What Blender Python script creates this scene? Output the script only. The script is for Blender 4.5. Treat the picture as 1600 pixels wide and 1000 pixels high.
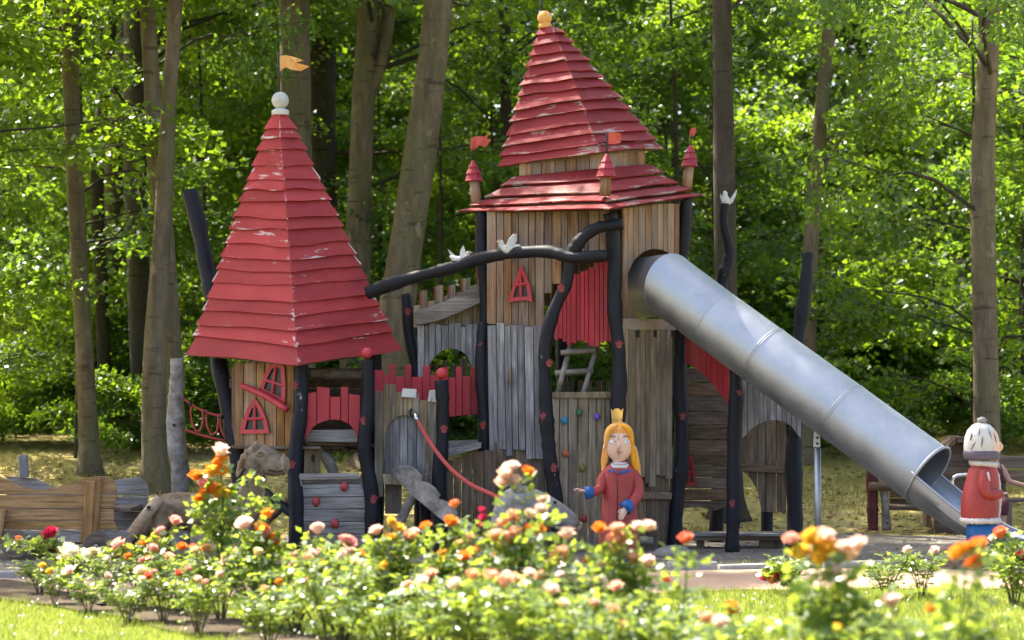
import bpy, bmesh, math, random
import numpy as np
from mathutils import Vector, Matrix

for _o in list(bpy.data.objects):
    bpy.data.objects.remove(_o)
SC = bpy.context.scene
COL = SC.collection
R = math.radians

# ------------------------------------------------------------------ camera, sky, sun, exposure
FPX, CAM_D, EYE, HORIZON = 3750.0, 25.0, 1.7, 605.0       # photo of 1600 px; castle 25 m away
cam_d = bpy.data.cameras.new('camera')
cam_d.sensor_width = 36.0
cam_d.lens = 36.0 * FPX / 1600.0
cam_d.shift_y = -(500 - HORIZON) / 1600.0
cam_d.clip_end = 600
cam_d.dof.use_dof = True
cam_d.dof.focus_distance = 24.8
cam_d.dof.aperture_fstop = 1.8
cam = bpy.data.objects.new('camera', cam_d)
cam.location = (0, -CAM_D, EYE)
cam.rotation_euler = (R(90), 0, 0)
COL.objects.link(cam)
SC.camera = cam

SUN_EL, SUN_AZ = R(53), R(-47)                            # azimuth from +Y towards +X
world = bpy.data.worlds.new('World')
SC.world = world
world.use_nodes = True
_nt = world.node_tree
_sky = _nt.nodes.new('ShaderNodeTexSky')
_sky.sky_type = 'NISHITA'
_sky.sun_disc = False
_sky.sun_elevation = SUN_EL
_sky.sun_rotation = SUN_AZ
_sky.air_density = 0.8
_sky.dust_density = 4.0
_sky.ozone_density = 0.0
_bg = _nt.nodes['Background']
_bg.inputs[1].default_value = 0.15
_nt.links.new(_sky.outputs[0], _bg.inputs[0])

sun_d = bpy.data.lights.new('sun', 'SUN')
sun_d.energy = 5.0
sun_d.angle = R(0.5)
sun_d.color = (1.0, 0.93, 0.78)
sun = bpy.data.objects.new('sun', sun_d)
_s = Vector((math.sin(SUN_AZ) * math.cos(SUN_EL), math.cos(SUN_AZ) * math.cos(SUN_EL), math.sin(SUN_EL)))
sun.rotation_euler = (-_s).to_track_quat('-Z', 'Y').to_euler()
sun.location = _s * 60
COL.objects.link(sun)

SC.view_settings.view_transform = 'Standard'
SC.view_settings.look = 'None'
SC.view_settings.gamma = 1.0
SC.view_settings.use_curve_mapping = False
SC.view_settings.exposure = 2.0
SC.cycles.max_bounces = 7
SC.cycles.diffuse_bounces = 3
SC.cycles.glossy_bounces = 3
SC.cycles.transmission_bounces = 4
SC.cycles.sample_clamp_indirect = 6
SC.cycles.caustics_reflective = False
SC.cycles.caustics_refractive = False

# ------------------------------------------------------------------ helpers
def at(px, py, Y):
    d = (CAM_D + Y) / FPX
    return Vector(((px - 800) * d, Y, EYE + (HORIZON - py) * d))
def mpp(Y):
    return (CAM_D + Y) / FPX
def gz(X, Y):
    """height of the terrain"""
    z = 0.0
    if Y > 2.6:
        t = min(Y, 12.0) - 2.6
        z = 0.10 * t * min(1, t / 2.0)
    if Y > 12:
        z += 0.03 * math.sin((min(Y, 60) - 12) * 0.12)
    if Y > 2.6:
        z += 0.05 * math.sin(X * 0.7 + Y * 0.3) * min(1, (Y - 2.6) / 3)
    return z

def link(o, parent=None):
    COL.objects.link(o)
    if parent is not None:
        o.parent = parent
    return o
def base_of(o):
    v = Vector((0, 0, 0))
    while o is not None:
        v += o.location
        o = o.parent
    return v
def tag(o, label, cat, group=None, kind=None):
    if label: o['label'] = label
    if cat: o['category'] = cat
    if group: o['group'] = group
    if kind: o['kind'] = kind
    return o
def thing(name, label, cat, loc, group=None):
    o = bpy.data.objects.new(name, None)
    o.empty_display_size = 0.2
    o.location = loc
    link(o)
    return tag(o, label, cat, group)
def from_bm(name, bm, mat, parent=None, smooth=False):
    """mesh object; bm is in world coordinates, the object's origin is its thing's base"""
    if parent is not None:
        b = base_of(parent)
        bmesh.ops.translate(bm, verts=bm.verts, vec=-b)
    bmesh.ops.recalc_face_normals(bm, faces=bm.faces)
    me = bpy.data.meshes.new(name)
    bm.to_mesh(me)
    bm.free()
    if mat is not None:
        me.materials.append(mat)
    if smooth:
        me.polygons.foreach_set('use_smooth', [True] * len(me.polygons))
    return link(bpy.data.objects.new(name, me), parent)
def mesh_np(name, verts, faces, mat, smooth=False):
    """faces: (M,k) int array, all the same size"""
    me = bpy.data.meshes.new(name)
    v = np.asarray(verts, dtype=np.float32)
    f = np.asarray(faces, dtype=np.int32)
    k = f.shape[1]
    me.vertices.add(len(v))
    me.vertices.foreach_set('co', v.ravel())
    me.loops.add(f.size)
    me.loops.foreach_set('vertex_index', f.ravel())
    me.polygons.add(len(f))
    me.polygons.foreach_set('loop_start', np.arange(0, f.size, k, dtype=np.int32))
    if smooth:
        me.polygons.foreach_set('use_smooth', np.ones(len(f), dtype=bool))
    me.update(calc_edges=True)
    me.validate()
    if mat is not None:
        me.materials.append(mat)
    return me

def add_prism(bm, pts, tv, bevel=0.0):
    """closed slab: polygon pts swept by the vector tv"""
    tv = Vector(tv)
    a = [bm.verts.new(p) for p in pts]
    b = [bm.verts.new(Vector(p) + tv) for p in pts]
    n = len(pts)
    fs = [bm.faces.new(a), bm.faces.new(b[::-1])]
    for i in range(n):
        fs.append(bm.faces.new((a[i], b[i], b[(i + 1) % n], a[(i + 1) % n])))
    if bevel > 0:
        es = [e for e in a[0].link_edges]
        es = set(e for f in fs for e in f.edges)
        try:
            bmesh.ops.bevel(bm, geom=list(es), offset=bevel, segments=1, affect='EDGES', clamp_overlap=True)
        except Exception:
            pass
    return bm
def slab(name, pts, tv, mat, parent, bevel=0.004):
    bm = bmesh.new()
    add_prism(bm, pts, tv, bevel)
    return from_bm(name, bm, mat, parent)
def add_box(bm, c, sx, sy, sz, rot=None, bevel=0.0):
    M = Matrix.Translation(c)
    if rot is not None: M = M @ rot.to_4x4()
    pts = [M @ Vector((x, -sy / 2, z)) for x, z in ((-sx / 2, -sz / 2), (sx / 2, -sz / 2), (sx / 2, sz / 2), (-sx / 2, sz / 2))]
    tv = M.to_3x3() @ Vector((0, sy, 0))
    return add_prism(bm, pts, tv, bevel)

def smooth_path(P, rs, sub=5):
    P = [Vector(p) for p in P]
    if len(P) == 2 or sub <= 1:
        return P, list(rs)
    out, ro = [], []
    for i in range(len(P) - 1):
        p0 = P[max(i - 1, 0)]; p1 = P[i]; p2 = P[i + 1]; p3 = P[min(i + 2, len(P) - 1)]
        for k in range(sub):
            t = k / sub
            out.append(0.5 * ((2 * p1) + (p2 - p0) * t + (2 * p0 - 5 * p1 + 4 * p2 - p3) * t * t + (3 * p1 - p0 - 3 * p2 + p3) * t ** 3))
            ro.append(rs[i] * (1 - t) + rs[i + 1] * t)
    out.append(P[-1]); ro.append(rs[-1])
    return out, ro
def add_tube(bm, P, rs, seg=10, sub=5, rough=0.0, rnd=None, cap=True, flat=1.0, round_end=False):
    """swept round bar; flat squashes the section along its second axis"""
    if not isinstance(rs, (list, tuple)): rs = [rs] * len(P)
    P, rs = smooth_path(P, rs, sub)
    if round_end:
        d0 = (P[0] - P[1]).normalized(); d1 = (P[-1] - P[-2]).normalized()
        a, b = rs[0], rs[-1]
        P = [P[0] + d0 * a * .55, P[0] + d0 * a * .4] + P + [P[-1] + d1 * b * .4, P[-1] + d1 * b * .55]
        rs = [a * .35, a * .75] + rs + [b * .75, b * .35]
    rings = []
    ref = None
    for i, p in enumerate(P):
        t = (P[min(i + 1, len(P) - 1)] - P[max(i - 1, 0)])
        if t.length < 1e-9: t = Vector((0, 0, 1))
        t.normalize()
        if ref is None:
            ref = Vector((1, 0, 0)) if abs(t.x) < 0.8 else Vector((0, 1, 0))
        u = (ref - t * ref.dot(t)).normalized()
        ref = u
        w = t.cross(u)
        ring = []
        for k in range(seg):
            a = 2 * math.pi * k / seg
            r = rs[i] * (1 + (rnd.uniform(-rough, rough) if rnd else 0))
            ring.append(bm.verts.new(p + u * math.cos(a) * r + w * math.sin(a) * r * flat))
        rings.append(ring)
    for i in range(len(rings) - 1):
        for k in range(seg):
            bm.faces.new((rings[i][k], rings[i][(k + 1) % seg], rings[i + 1][(k + 1) % seg], rings[i + 1][k]))
    if cap:
        bm.faces.new(rings[0][::-1]); bm.faces.new(rings[-1])
    return bm
def bar(name, P, rs, mat, parent, seg=10, sub=5, rough=0.0, seed=0, flat=1.0, round_end=False, smooth=True):
    bm = bmesh.new()
    add_tube(bm, P, rs, seg, sub, rough, random.Random(seed), True, flat, round_end)
    o = from_bm(name, bm, mat, parent, smooth)
    return o
def add_loft(bm, rings, seg=18):
    """stack of ellipses (cx, cy, cz, rx, ry)"""
    rr = []
    for (cx, cy, cz, rx, ry) in rings:
        rr.append([bm.verts.new((cx + rx * math.cos(2 * math.pi * k / seg), cy + ry * math.sin(2 * math.pi * k / seg), cz)) for k in range(seg)])
    for i in range(len(rr) - 1):
        for k in range(seg):
            bm.faces.new((rr[i][k], rr[i][(k + 1) % seg], rr[i + 1][(k + 1) % seg], rr[i + 1][k]))
    bm.faces.new(rr[0][::-1]); bm.faces.new(rr[-1])
    return bm
def dense(rings, n=4):
    """smooth the profile of a loft"""
    out = []
    A = np.array(rings, float)
    for i in range(len(A) - 1):
        p0, p1, p2, p3 = A[max(i - 1, 0)], A[i], A[i + 1], A[min(i + 2, len(A) - 1)]
        for k in range(n):
            t = k / n
            q = 0.5 * (2 * p1 + (p2 - p0) * t + (2 * p0 - 5 * p1 + 4 * p2 - p3) * t * t + (3 * p1 - p0 - 3 * p2 + p3) * t ** 3)
            q[3:] = np.maximum(q[3:], 0.002)
            out.append(tuple(q))
    out.append(tuple(A[-1]))
    return out
def ball(name, c, r, mat, parent, sx=1, sy=1, sz=1, u=14, v=9):
    bm = bmesh.new()
    bmesh.ops.create_uvsphere(bm, u_segments=u, v_segments=v, radius=r)
    bmesh.ops.scale(bm, vec=(sx, sy, sz), verts=bm.verts)
    bmesh.ops.translate(bm, verts=bm.verts, vec=c)
    return from_bm(name, bm, mat, parent, True)
def curve(poly, x):
    if isinstance(poly, (int, float)): return float(poly)
    return float(np.interp(x, [p[0] for p in poly], [p[1] for p in poly]))

# ------------------------------------------------------------------ materials
class G:
    def __init__(s, name):
        s.m = bpy.data.materials.new(name); s.m.use_nodes = True
        s.t = s.m.node_tree; s.b = s.t.nodes['Principled BSDF']; s.out = s.t.nodes['Material Output']
    def n(s, kind, **kw):
        nd = s.t.nodes.new('ShaderNode' + kind)
        for k, v in kw.items():
            if k.startswith('i_'):
                key = k[2:]
                key = int(key) if key.isdigit() else key.replace('_', ' ')
                s.set(nd, key, v)
            else:
                setattr(nd, k, v)
        return nd
    def set(s, nd, key, v):
        if hasattr(v, 'is_linked') or isinstance(v, bpy.types.NodeSocket):
            s.t.links.new(v, nd.inputs[key])
        else:
            nd.inputs[key].default_value = v
    def math(s, op, a, b=0.0, c=0.0, clamp=False):
        nd = s.n('Math', operation=op, use_clamp=clamp)
        s.set(nd, 0, a); s.set(nd, 1, b); s.set(nd, 2, c)
        return nd.outputs[0]
    def noise(s, vec, scale, detail=4.0, rough=0.55):
        nd = s.n('TexNoise'); s.set(nd, 'Vector', vec)
        nd.inputs['Scale'].default_value = scale; nd.inputs['Detail'].default_value = detail; nd.inputs['Roughness'].default_value = rough
        return nd.outputs['Fac']
    def ramp(s, fac, stops):
        nd = s.n('ValToRGB'); s.set(nd, 0, fac)
        cr = nd.color_ramp
        while len(cr.elements) < len(stops): cr.elements.new(0.5)
        for e, (p, c) in zip(cr.elements, stops):
            e.position = p; e.color = (c[0], c[1], c[2], 1) if not isinstance(c, float) else (c, c, c, 1)
        return nd.outputs[0]
    def mix(s, f, a, b, blend='MIX'):
        nd = s.n('Mix', data_type='RGBA', blend_type=blend)
        s.set(nd, 0, f)
        for i, v in ((6, a), (7, b)):
            if isinstance(v, bpy.types.NodeSocket): s.t.links.new(v, nd.inputs[i])
            else: nd.inputs[i].default_value = (v[0], v[1], v[2], 1)
        return nd.outputs[2]
    def coords(s, scale=(1, 1, 1), rnd=True, src='Object'):
        tc = s.n('TexCoord')
        v = tc.outputs[src]
        if rnd:
            oi = s.n('ObjectInfo')
            mu = s.math('MULTIPLY', oi.outputs['Random'], 91.7)
            va = s.n('VectorMath', operation='ADD'); s.t.links.new(v, va.inputs[0]); s.t.links.new(mu, va.inputs[1])
            v = va.outputs[0]
        mp = s.n('Mapping'); s.t.links.new(v, mp.inputs[0]); mp.inputs['Scale'].default_value = scale
        return mp.outputs[0]
    def rand(s):
        return s.n('ObjectInfo').outputs['Random']
    def bump(s, h, strength=0.3, dist=0.01):
        nd = s.n('Bump'); s.set(nd, 'Height', h); nd.inputs['Strength'].default_value = strength; nd.inputs['Distance'].default_value = dist
        s.t.links.new(nd.outputs[0], s.b.inputs['Normal'])
    def col(s, c):
        s.set(s.b, 'Base Color', c if isinstance(c, bpy.types.NodeSocket) else (c[0], c[1], c[2], 1))
    def rough(s, r):
        s.set(s.b, 'Roughness', r)

def m_wood(name, dark, mid, light, axis='z', var=0.35, rough=0.8, grey=None, gamt=0.0, sat=(0.82, 0.4)):
    g = G(name)
    sc = {'z': (38, 38, 2.2), 'x': (2.2, 38, 38), 'n': (9, 9, 9)}[axis]
    v = g.coords(sc)
    grain = g.noise(v, 1.0, 7, 0.65)
    blot = g.noise(g.coords((3, 3, 1.2) if axis == 'z' else (1.2, 3, 3)), 1.6, 4, 0.6)
    c = g.ramp(grain, [(0.30, dark), (0.5, mid), (0.72, light)])
    c = g.mix(g.math('MULTIPLY', g.ramp(blot, [(0.42, 0.0), (0.68, 1.0)]), 0.7), c, dark)
    if grey:
        blot2 = g.noise(g.coords((2.5, 2.5, 1.0)), 1.1, 3, 0.5)
        c = g.mix(g.math('MULTIPLY', g.ramp(blot2, [(0.40, 0.0), (0.62, 1.0)]), gamt), c, grey)
    # knots and dark checks
    ck = g.noise(g.coords({'z': (70, 70, 1.0), 'x': (1.0, 70, 70), 'n': (14, 14, 14)}[axis]), 1.0, 2, 0.5)
    c = g.mix(g.ramp(ck, [(0.66, 0.0), (0.72, 0.75)]), c, tuple(x * 0.25 for x in dark))
    r = g.rand()
    hv = g.n('HueSaturation')
    g.set(hv, 'Value', g.math('MULTIPLY_ADD', r, var * 2, 1 - var))
    g.set(hv, 'Saturation', g.math('MULTIPLY_ADD', g.math('FRACT', g.math('MULTIPLY', r, 7.3)), sat[1], sat[0]))
    g.t.links.new(c, hv.inputs['Color'])
    g.col(hv.outputs[0]); g.rough(rough)
    g.b.inputs['Specular IOR Level'].default_value = 0.3
    g.bump(g.math('ADD', grain, g.math('MULTIPLY', ck, -0.6)), 0.5, 0.006)
    return g.m
def m_paint(name, base, dark, chip, thr=0.66, rough=0.5, stretch=(5, 5, 5), fine=28, var=0.12, wood=None, smooth=False, spec=0.35):
    """painted timber: slightly uneven coat, worn spots showing chip colour"""
    g = G(name)
    a = g.noise(g.coords((1, 1, 1)), 3.2, 4, 0.6)
    c = g.mix(g.ramp(a, [(0.3, 0.0), (0.7, 1.0)]), dark, base)
    b = g.noise(g.coords(stretch), 1.0, 7, 0.7)
    f = g.noise(g.coords((1, 1, 1)), fine, 3, 0.7)
    m = g.math('ADD', b, g.math('MULTIPLY', g.math('SUBTRACT', f, 0.5), 0.28))
    mask = g.ramp(m, [(thr, 0.0), (thr + 0.035, 1.0)])
    c = g.mix(mask, c, chip)
    hv = g.n('HueSaturation')
    g.set(hv, 'Value', g.math('MULTIPLY_ADD', g.rand(), var * 2, 1 - var)); g.t.links.new(c, hv.inputs['Color'])
    g.col(hv.outputs[0])
    g.b.inputs['Specular IOR Level'].default_value = spec
    g.rough(g.math('MULTIPLY_ADD', mask, 0.25, rough))
    g.bump(g.math('ADD', g.math('MULTIPLY', mask, -0.5), g.math('MULTIPLY', f, 0.15 if smooth else 0.5)), 0.35, 0.004)
    return g.m
def m_roof(name, base, dark, chip, wear):
    """painted roof board with UV in metres (uv) and 0..1 (uvn): paint gone along lower edges and hips"""
    g = G(name)
    u1 = g.n('UVMap', uv_map='uv').outputs[0]
    u2 = g.n('UVMap', uv_map='uvn').outputs[0]
    oi = g.math('MULTIPLY', g.rand(), 53.0)
    va = g.n('VectorMath', operation='ADD'); g.t.links.new(u1, va.inputs[0]); g.t.links.new(oi, va.inputs[1])
    def mapped(sx, sy):
        mp = g.n('Mapping'); g.t.links.new(va.outputs[0], mp.inputs[0]); mp.inputs['Scale'].default_value = (sx, sy, 1)
        return mp.outputs[0]
    n1 = g.noise(mapped(3.2, 26), 1.0, 6, 0.66)
    n2 = g.noise(mapped(1.3, 4), 1.0, 3, 0.5)
    n3 = g.noise(mapped(60, 90), 1.0, 2, 0.6)
    se = g.n('SeparateXYZ'); g.t.links.new(u2, se.inputs[0])
    hip = g.math('ABSOLUTE', g.math('MULTIPLY_ADD', se.outputs[0], 2.0, -1.0))
    hip = g.ramp(hip, [(0.90, 0.0), (1.0, 1.0)])
    low = g.ramp(se.outputs[1], [(0.72, 0.0), (0.96, 1.0)])
    s = g.math('ADD', n1, g.math('MULTIPLY', g.math('SUBTRACT', n2, 0.5), 0.75))
    s = g.math('ADD', s, g.math('MULTIPLY', hip, 0.11))
    s = g.math('ADD', s, g.math('MULTIPLY', low, 0.06))
    s = g.math('ADD', s, g.math('MULTIPLY', g.math('SUBTRACT', n3, 0.5), 0.16))
    mask = g.ramp(s, [(wear, 0.0), (wear + 0.03, 0.9)])
    fade = g.noise(mapped(2.0, 7), 1.0, 5, 0.6)
    c = g.mix(g.ramp(fade, [(0.3, 0.0), (0.7, 1.0)]), dark, base)
    c = g.mix(g.ramp(n3, [(0.45, 0.0), (0.8, 0.25)]), c, tuple(min(1, x * 1.3 + 0.02) for x in base))
    c = g.mix(mask, c, chip)
    hv = g.n('HueSaturation')
    g.set(hv, 'Value', g.math('MULTIPLY_ADD', g.rand(), 0.3, 0.85)); g.t.links.new(c, hv.inputs['Color'])
    g.col(hv.outputs[0]); g.rough(g.math('MULTIPLY_ADD', mask, 0.3, 0.55))
    g.b.inputs['Specular IOR Level'].default_value = 0.2
    g.bump(g.math('ADD', g.math('MULTIPLY', n1, 0.7), g.math('MULTIPLY', mask, -0.4)), 0.4, 0.004)
    return g.m
def m_plain(name, c, rough=0.6, metal=0.0, var=0.0, bump=0.0, bs=20):
    g = G(name)
    a = g.noise(g.coords((1, 1, 1)), bs, 4, 0.6)
    cc = g.mix(g.ramp(a, [(0.25, 0.0), (0.75, 1.0)]), tuple(x * 0.78 for x in c), c)
    if var:
        hv = g.n('HueSaturation'); g.set(hv, 'Value', g.math('MULTIPLY_ADD', g.rand(), var * 2, 1 - var)); g.t.links.new(cc, hv.inputs['Color']); cc = hv.outputs[0]
    g.col(cc); g.rough(rough); g.b.inputs['Metallic'].default_value = metal
    if bump: g.bump(a, bump, 0.01)
    return g.m
def m_leaf(name, c1, c2, tr, tfac=0.45, rough=0.4, spec=0.5):
    """leaf that reflects and lets light through; tone differs from leaf to leaf by place"""
    g = G(name)
    geo = g.n('NewGeometry')
    v = g.n('VectorMath', operation='SCALE'); g.t.links.new(geo.outputs['Position'], v.inputs[0]); v.inputs['Scale'].default_value = 1.0
    a = g.noise(v.outputs[0], 0.55, 2, 0.5)
    b = g.noise(v.outputs[0], 9.0, 2, 0.5)
    f = g.ramp(g.math('ADD', g.math('MULTIPLY', a, 0.6), g.math('MULTIPLY', b, 0.5)), [(0.38, 0.0), (0.72, 1.0)])
    c = g.mix(f, c1, c2)
    g.col(c); g.rough(rough); g.b.inputs['Specular IOR Level'].default_value = spec
    t = g.n('BsdfTranslucent')
    g.t.links.new(g.mix(f, tuple(x * 0.75 for x in tr), tr), t.inputs[0])
    mx = g.n('MixShader', i_0=tfac)
    g.t.links.new(g.b.outputs[0], mx.inputs[1]); g.t.links.new(t.outputs[0], mx.inputs[2])
    g.t.links.new(mx.outputs[0], g.out.inputs[0])
    return g.m

M = {}
M['tan_v'] = m_wood('weathered tan planks', (0.10, 0.05, 0.025), (0.27, 0.155, 0.085), (0.40, 0.265, 0.165), 'z', 0.30, 0.8, (0.32, 0.26, 0.21), 0.5)
M['tan_h'] = m_wood('weathered tan boards', (0.14, 0.085, 0.045), (0.31, 0.20, 0.12), (0.43, 0.31, 0.2), 'x', 0.22, 0.8, (0.33, 0.29, 0.25), 0.5)
M['honey_v'] = m_wood('honey planks', (0.12, 0.06, 0.028), (0.32, 0.185, 0.095), (0.43, 0.285, 0.165), 'z', 0.22)
M['grey_v'] = m_wood('silver grey planks', (0.10, 0.09, 0.09), (0.25, 0.235, 0.238), (0.41, 0.395, 0.39), 'z', 0.24)
M['grey_h'] = m_wood('silver grey boards', (0.09, 0.075, 0.065), (0.25, 0.222, 0.20), (0.40, 0.37, 0.345), 'x', 0.24)
M['drab_v'] = m_wood('drab beige planks', (0.10, 0.075, 0.048), (0.26, 0.205, 0.14), (0.40, 0.33, 0.25), 'z', 0.24, 0.85)
M['brown_v'] = m_wood('brown grey planks', (0.07, 0.05, 0.035), (0.18, 0.13, 0.09), (0.27, 0.21, 0.155), 'z', 0.22, 0.85)
M['brown_h'] = m_wood('brown grey boards', (0.07, 0.045, 0.03), (0.17, 0.12, 0.08), (0.27, 0.205, 0.15), 'x', 0.22, 0.85)
M['log'] = m_wood('bare grey log', (0.10, 0.08, 0.062), (0.27, 0.235, 0.20), (0.42, 0.385, 0.345), 'n', 0.15)
M['wagon'] = m_wood('oiled wagon boards', (0.12, 0.06, 0.022), (0.34, 0.195, 0.08), (0.48, 0.30, 0.145), 'x', 0.10, 0.65, sat=(0.95, 0.15))
M['wagon_v'] = m_wood('oiled wagon posts', (0.13, 0.06, 0.018), (0.33, 0.165, 0.05), (0.45, 0.265, 0.10), 'z', 0.15, 0.6, sat=(0.9, 0.15))
M['horse'] = m_wood('carved horse wood', (0.08, 0.05, 0.028), (0.25, 0.175, 0.105), (0.37, 0.28, 0.19), 'n', 0.1, 0.7)
M['stone_wood'] = m_wood('grey carved wood', (0.12, 0.11, 0.10), (0.25, 0.24, 0.225), (0.38, 0.365, 0.345), 'n', 0.05, 0.9)
M['post'] = m_paint('blue black paint', (0.014, 0.014, 0.019), (0.009, 0.009, 0.012), (0.30, 0.29, 0.30), 0.68, 0.55, (9, 9, 3), 30, 0.15, spec=0.22)
M['red'] = m_paint('red painted planks', (0.40, 0.028, 0.04), (0.28, 0.018, 0.027), (0.30, 0.22, 0.2), 0.72, 0.55, (16, 16, 2.5), 30, 0.12)
M['red_bright'] = m_paint('bright red paint', (0.50, 0.045, 0.055), (0.38, 0.03, 0.04), (0.4, 0.3, 0.27), 0.74, 0.5, (8, 8, 8), 30, 0.08)
M['roof_a'] = m_roof('red roof boards', (0.41, 0.05, 0.050), (0.29, 0.03, 0.032), (0.55, 0.43, 0.41), 0.70)
M['roof_b'] = m_roof('worn red roof boards', (0.27, 0.028, 0.031), (0.165, 0.016, 0.019), (0.36, 0.27, 0.24), 0.65)
M['mark'] = m_plain('red flower marks', (0.27, 0.032, 0.03), 0.6)
M['dark'] = m_plain('dark inside', (0.03, 0.025, 0.02), 0.9)
M['shade_panel'] = m_plain('dark window pane', (0.012, 0.013, 0.016), 0.5)  # near-black colour stands in for the shade inside the window openings
M['white_paint'] = m_paint('white worn paint', (0.60, 0.58, 0.54), (0.44, 0.42, 0.39), (0.13, 0.11, 0.10), 0.64, 0.6, (14, 14, 5), 40, 0.02)
M['yellow_paint'] = m_paint('ochre paint', (0.75, 0.40, 0.12), (0.62, 0.30, 0.08), (0.3, 0.2, 0.1), 0.72, 0.5, (8, 8, 8), 30, 0.02)
M['gold_wood'] = m_paint('yellow painted wood', (0.72, 0.38, 0.11), (0.55, 0.25, 0.06), (0.32, 0.15, 0.05), 0.64, 0.6, (30, 30, 3), 30, 0.02)
M['iron'] = m_plain('dark iron', (0.05, 0.05, 0.055), 0.45, 0.8)
M['chrome'] = m_plain('bright metal clamp', (0.7, 0.7, 0.72), 0.25, 1.0)
M['rope'] = m_plain('red rope', (0.52, 0.075, 0.06), 0.8, 0, 0, 0.8, 160)
M['holdred'] = m_plain('red climbing hold', (0.40, 0.05, 0.045), 0.55, 0, .2, 0.4)
M['holdblue'] = m_plain('blue climbing hold', (0.02, 0.25, 0.42), 0.55, 0, 0, 0.4)
M['holdgreen'] = m_plain('green climbing hold', (0.035, 0.13, 0.05), 0.55, 0, 0, 0.4)
M['holdpurple'] = m_plain('purple climbing hold', (0.13, 0.09, 0.38), 0.55, 0, 0, 0.4)
M['holdorange'] = m_plain('orange climbing hold', (0.52, 0.12, 0.04), 0.55, 0, 0, 0.4)
M['holdolive'] = m_plain('olive climbing hold', (0.16, 0.17, 0.03), 0.55, 0, 0, 0.4)
M['skin'] = m_paint('painted skin', (0.74, 0.50, 0.38), (0.66, 0.42, 0.31), (0.35, 0.22, 0.15), 0.74, 0.5, (9, 9, 9), 30, 0.02, smooth=True)
M['hair'] = m_wood('painted golden hair', (0.62, 0.24, 0.03), (0.80, 0.37, 0.06), (0.86, 0.48, 0.12), 'z', 0.0, 0.5)
M['coat'] = m_paint('red painted coat', (0.36, 0.048, 0.04), (0.25, 0.03, 0.027), (0.45, 0.22, 0.18), 0.66, 0.45, (16, 16, 2), 34, 0.0)
M['blue'] = m_paint('blue painted trim', (0.014, 0.11, 0.32), (0.01, 0.07, 0.22), (0.1, 0.2, 0.35), 0.74, 0.45, (8, 8, 4), 30, 0.0, smooth=True)
M['eyewhite'] = m_plain('white eye paint', (0.82, 0.85, 0.9), 0.5)
M['lip'] = m_plain('lip paint', (0.55, 0.16, 0.14), 0.5)
M['hatband'] = m_plain('grey violet band', (0.10, 0.085, 0.115), 0.6, 0, 0, 0.3)

def m_steel():
    g = G('brushed steel')
    a = g.noise(g.coords((3, 3, 3)), 1.0, 7, 0.7)
    s = g.noise(g.coords((60, 60, 60)), 1.0, 3, 0.6)
    g.col(g.ramp(a, [(0.3, (0.32, 0.34, 0.365)), (0.7, (0.44, 0.46, 0.485))]))
    g.b.inputs['Metallic'].default_value = 1.0
    g.rough(g.math('ADD', g.ramp(a, [(0.3, 0.42), (0.7, 0.54)]), g.math('MULTIPLY', s, 0.1)))
    g.bump(s, 0.05, 0.002)
    return g.m
M['steel'] = m_steel()
# ------------------------------------------------------------------ ground materials
def m_ground(name, cols, sc=1.0, bump=0.6, rough=0.95, bdist=0.03):
    g = G(name)
    v = g.coords((1, 1, 1), rnd=False)
    a = g.noise(v, 0.9 * sc, 5, 0.6)
    b = g.noise(v, 14 * sc, 5, 0.7)
    c1 = g.ramp(a, [(0.32, cols[0]), (0.5, cols[1]), (0.68, cols[2])])
    c = g.mix(g.ramp(b, [(0.35, 0.0), (0.7, 0.6)]), c1, cols[3])
    g.col(c); g.rough(rough); g.b.inputs['Specular IOR Level'].default_value = 0.15
    g.bump(b, bump, bdist)
    return g.m
M['earth'] = m_ground('dry woodland grass', [(0.20, 0.19, 0.045), (0.36, 0.30, 0.10), (0.42, 0.33, 0.16), (0.24, 0.19, 0.08)])
M['sand'] = m_ground('grey playground sand', [(0.16, 0.138, 0.112), (0.21, 0.182, 0.148), (0.26, 0.228, 0.188), (0.11, 0.095, 0.077)], 2.0, 0.9, 0.95, 0.02)
M['path'] = m_ground('pinkish gravel path', [(0.30, 0.205, 0.14), (0.35, 0.245, 0.17), (0.40, 0.285, 0.20), (0.25, 0.17, 0.12)], 1.5, 0.5, 0.95, 0.01)
M['lawn'] = m_ground('lawn turf', [(0.12, 0.16, 0.03), (0.19, 0.21, 0.05), (0.27, 0.25, 0.08), (0.10, 0.11, 0.03)])
M['soil'] = m_ground('rose bed soil', [(0.07, 0.05, 0.035), (0.10, 0.075, 0.05), (0.13, 0.10, 0.07), (0.05, 0.035, 0.025)], 2.0, 1.0)
M['kerb'] = m_plain('grey kerb stone', (0.30, 0.29, 0.275), 0.9, 0, 0.2, 0.8, 30)

def sheet(name, fx, ys, xs, dz, mat, kind='structure'):
    """sheet over the terrain: rows at ys(t), columns; fx(i,j)->(x,y)"""
    V, Fc = [], []
    for j in range(ys):
        for i in range(xs):
            x, y = fx(i / (xs - 1), j / (ys - 1))
            V.append((x, y, gz(x, y) + dz))
    for j in range(ys - 1):
        for i in range(xs - 1):
            a = j * xs + i
            Fc.append((a, a + 1, a + xs + 1, a + xs))
    o = bpy.data.objects.new(name, mesh_np(name, V, Fc, mat, True))
    link(o); o['kind'] = kind
    return o
# one sheet that reaches the horizon
def _gx(i, j):
    s = (i - 0.5) * 2
    x = 30 * s + 170 * s ** 5
    y = -40 + 60 * j + 230 * j ** 5
    return x, y
sheet('ground', _gx, 110, 70, 0.0, M['earth'])
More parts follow.
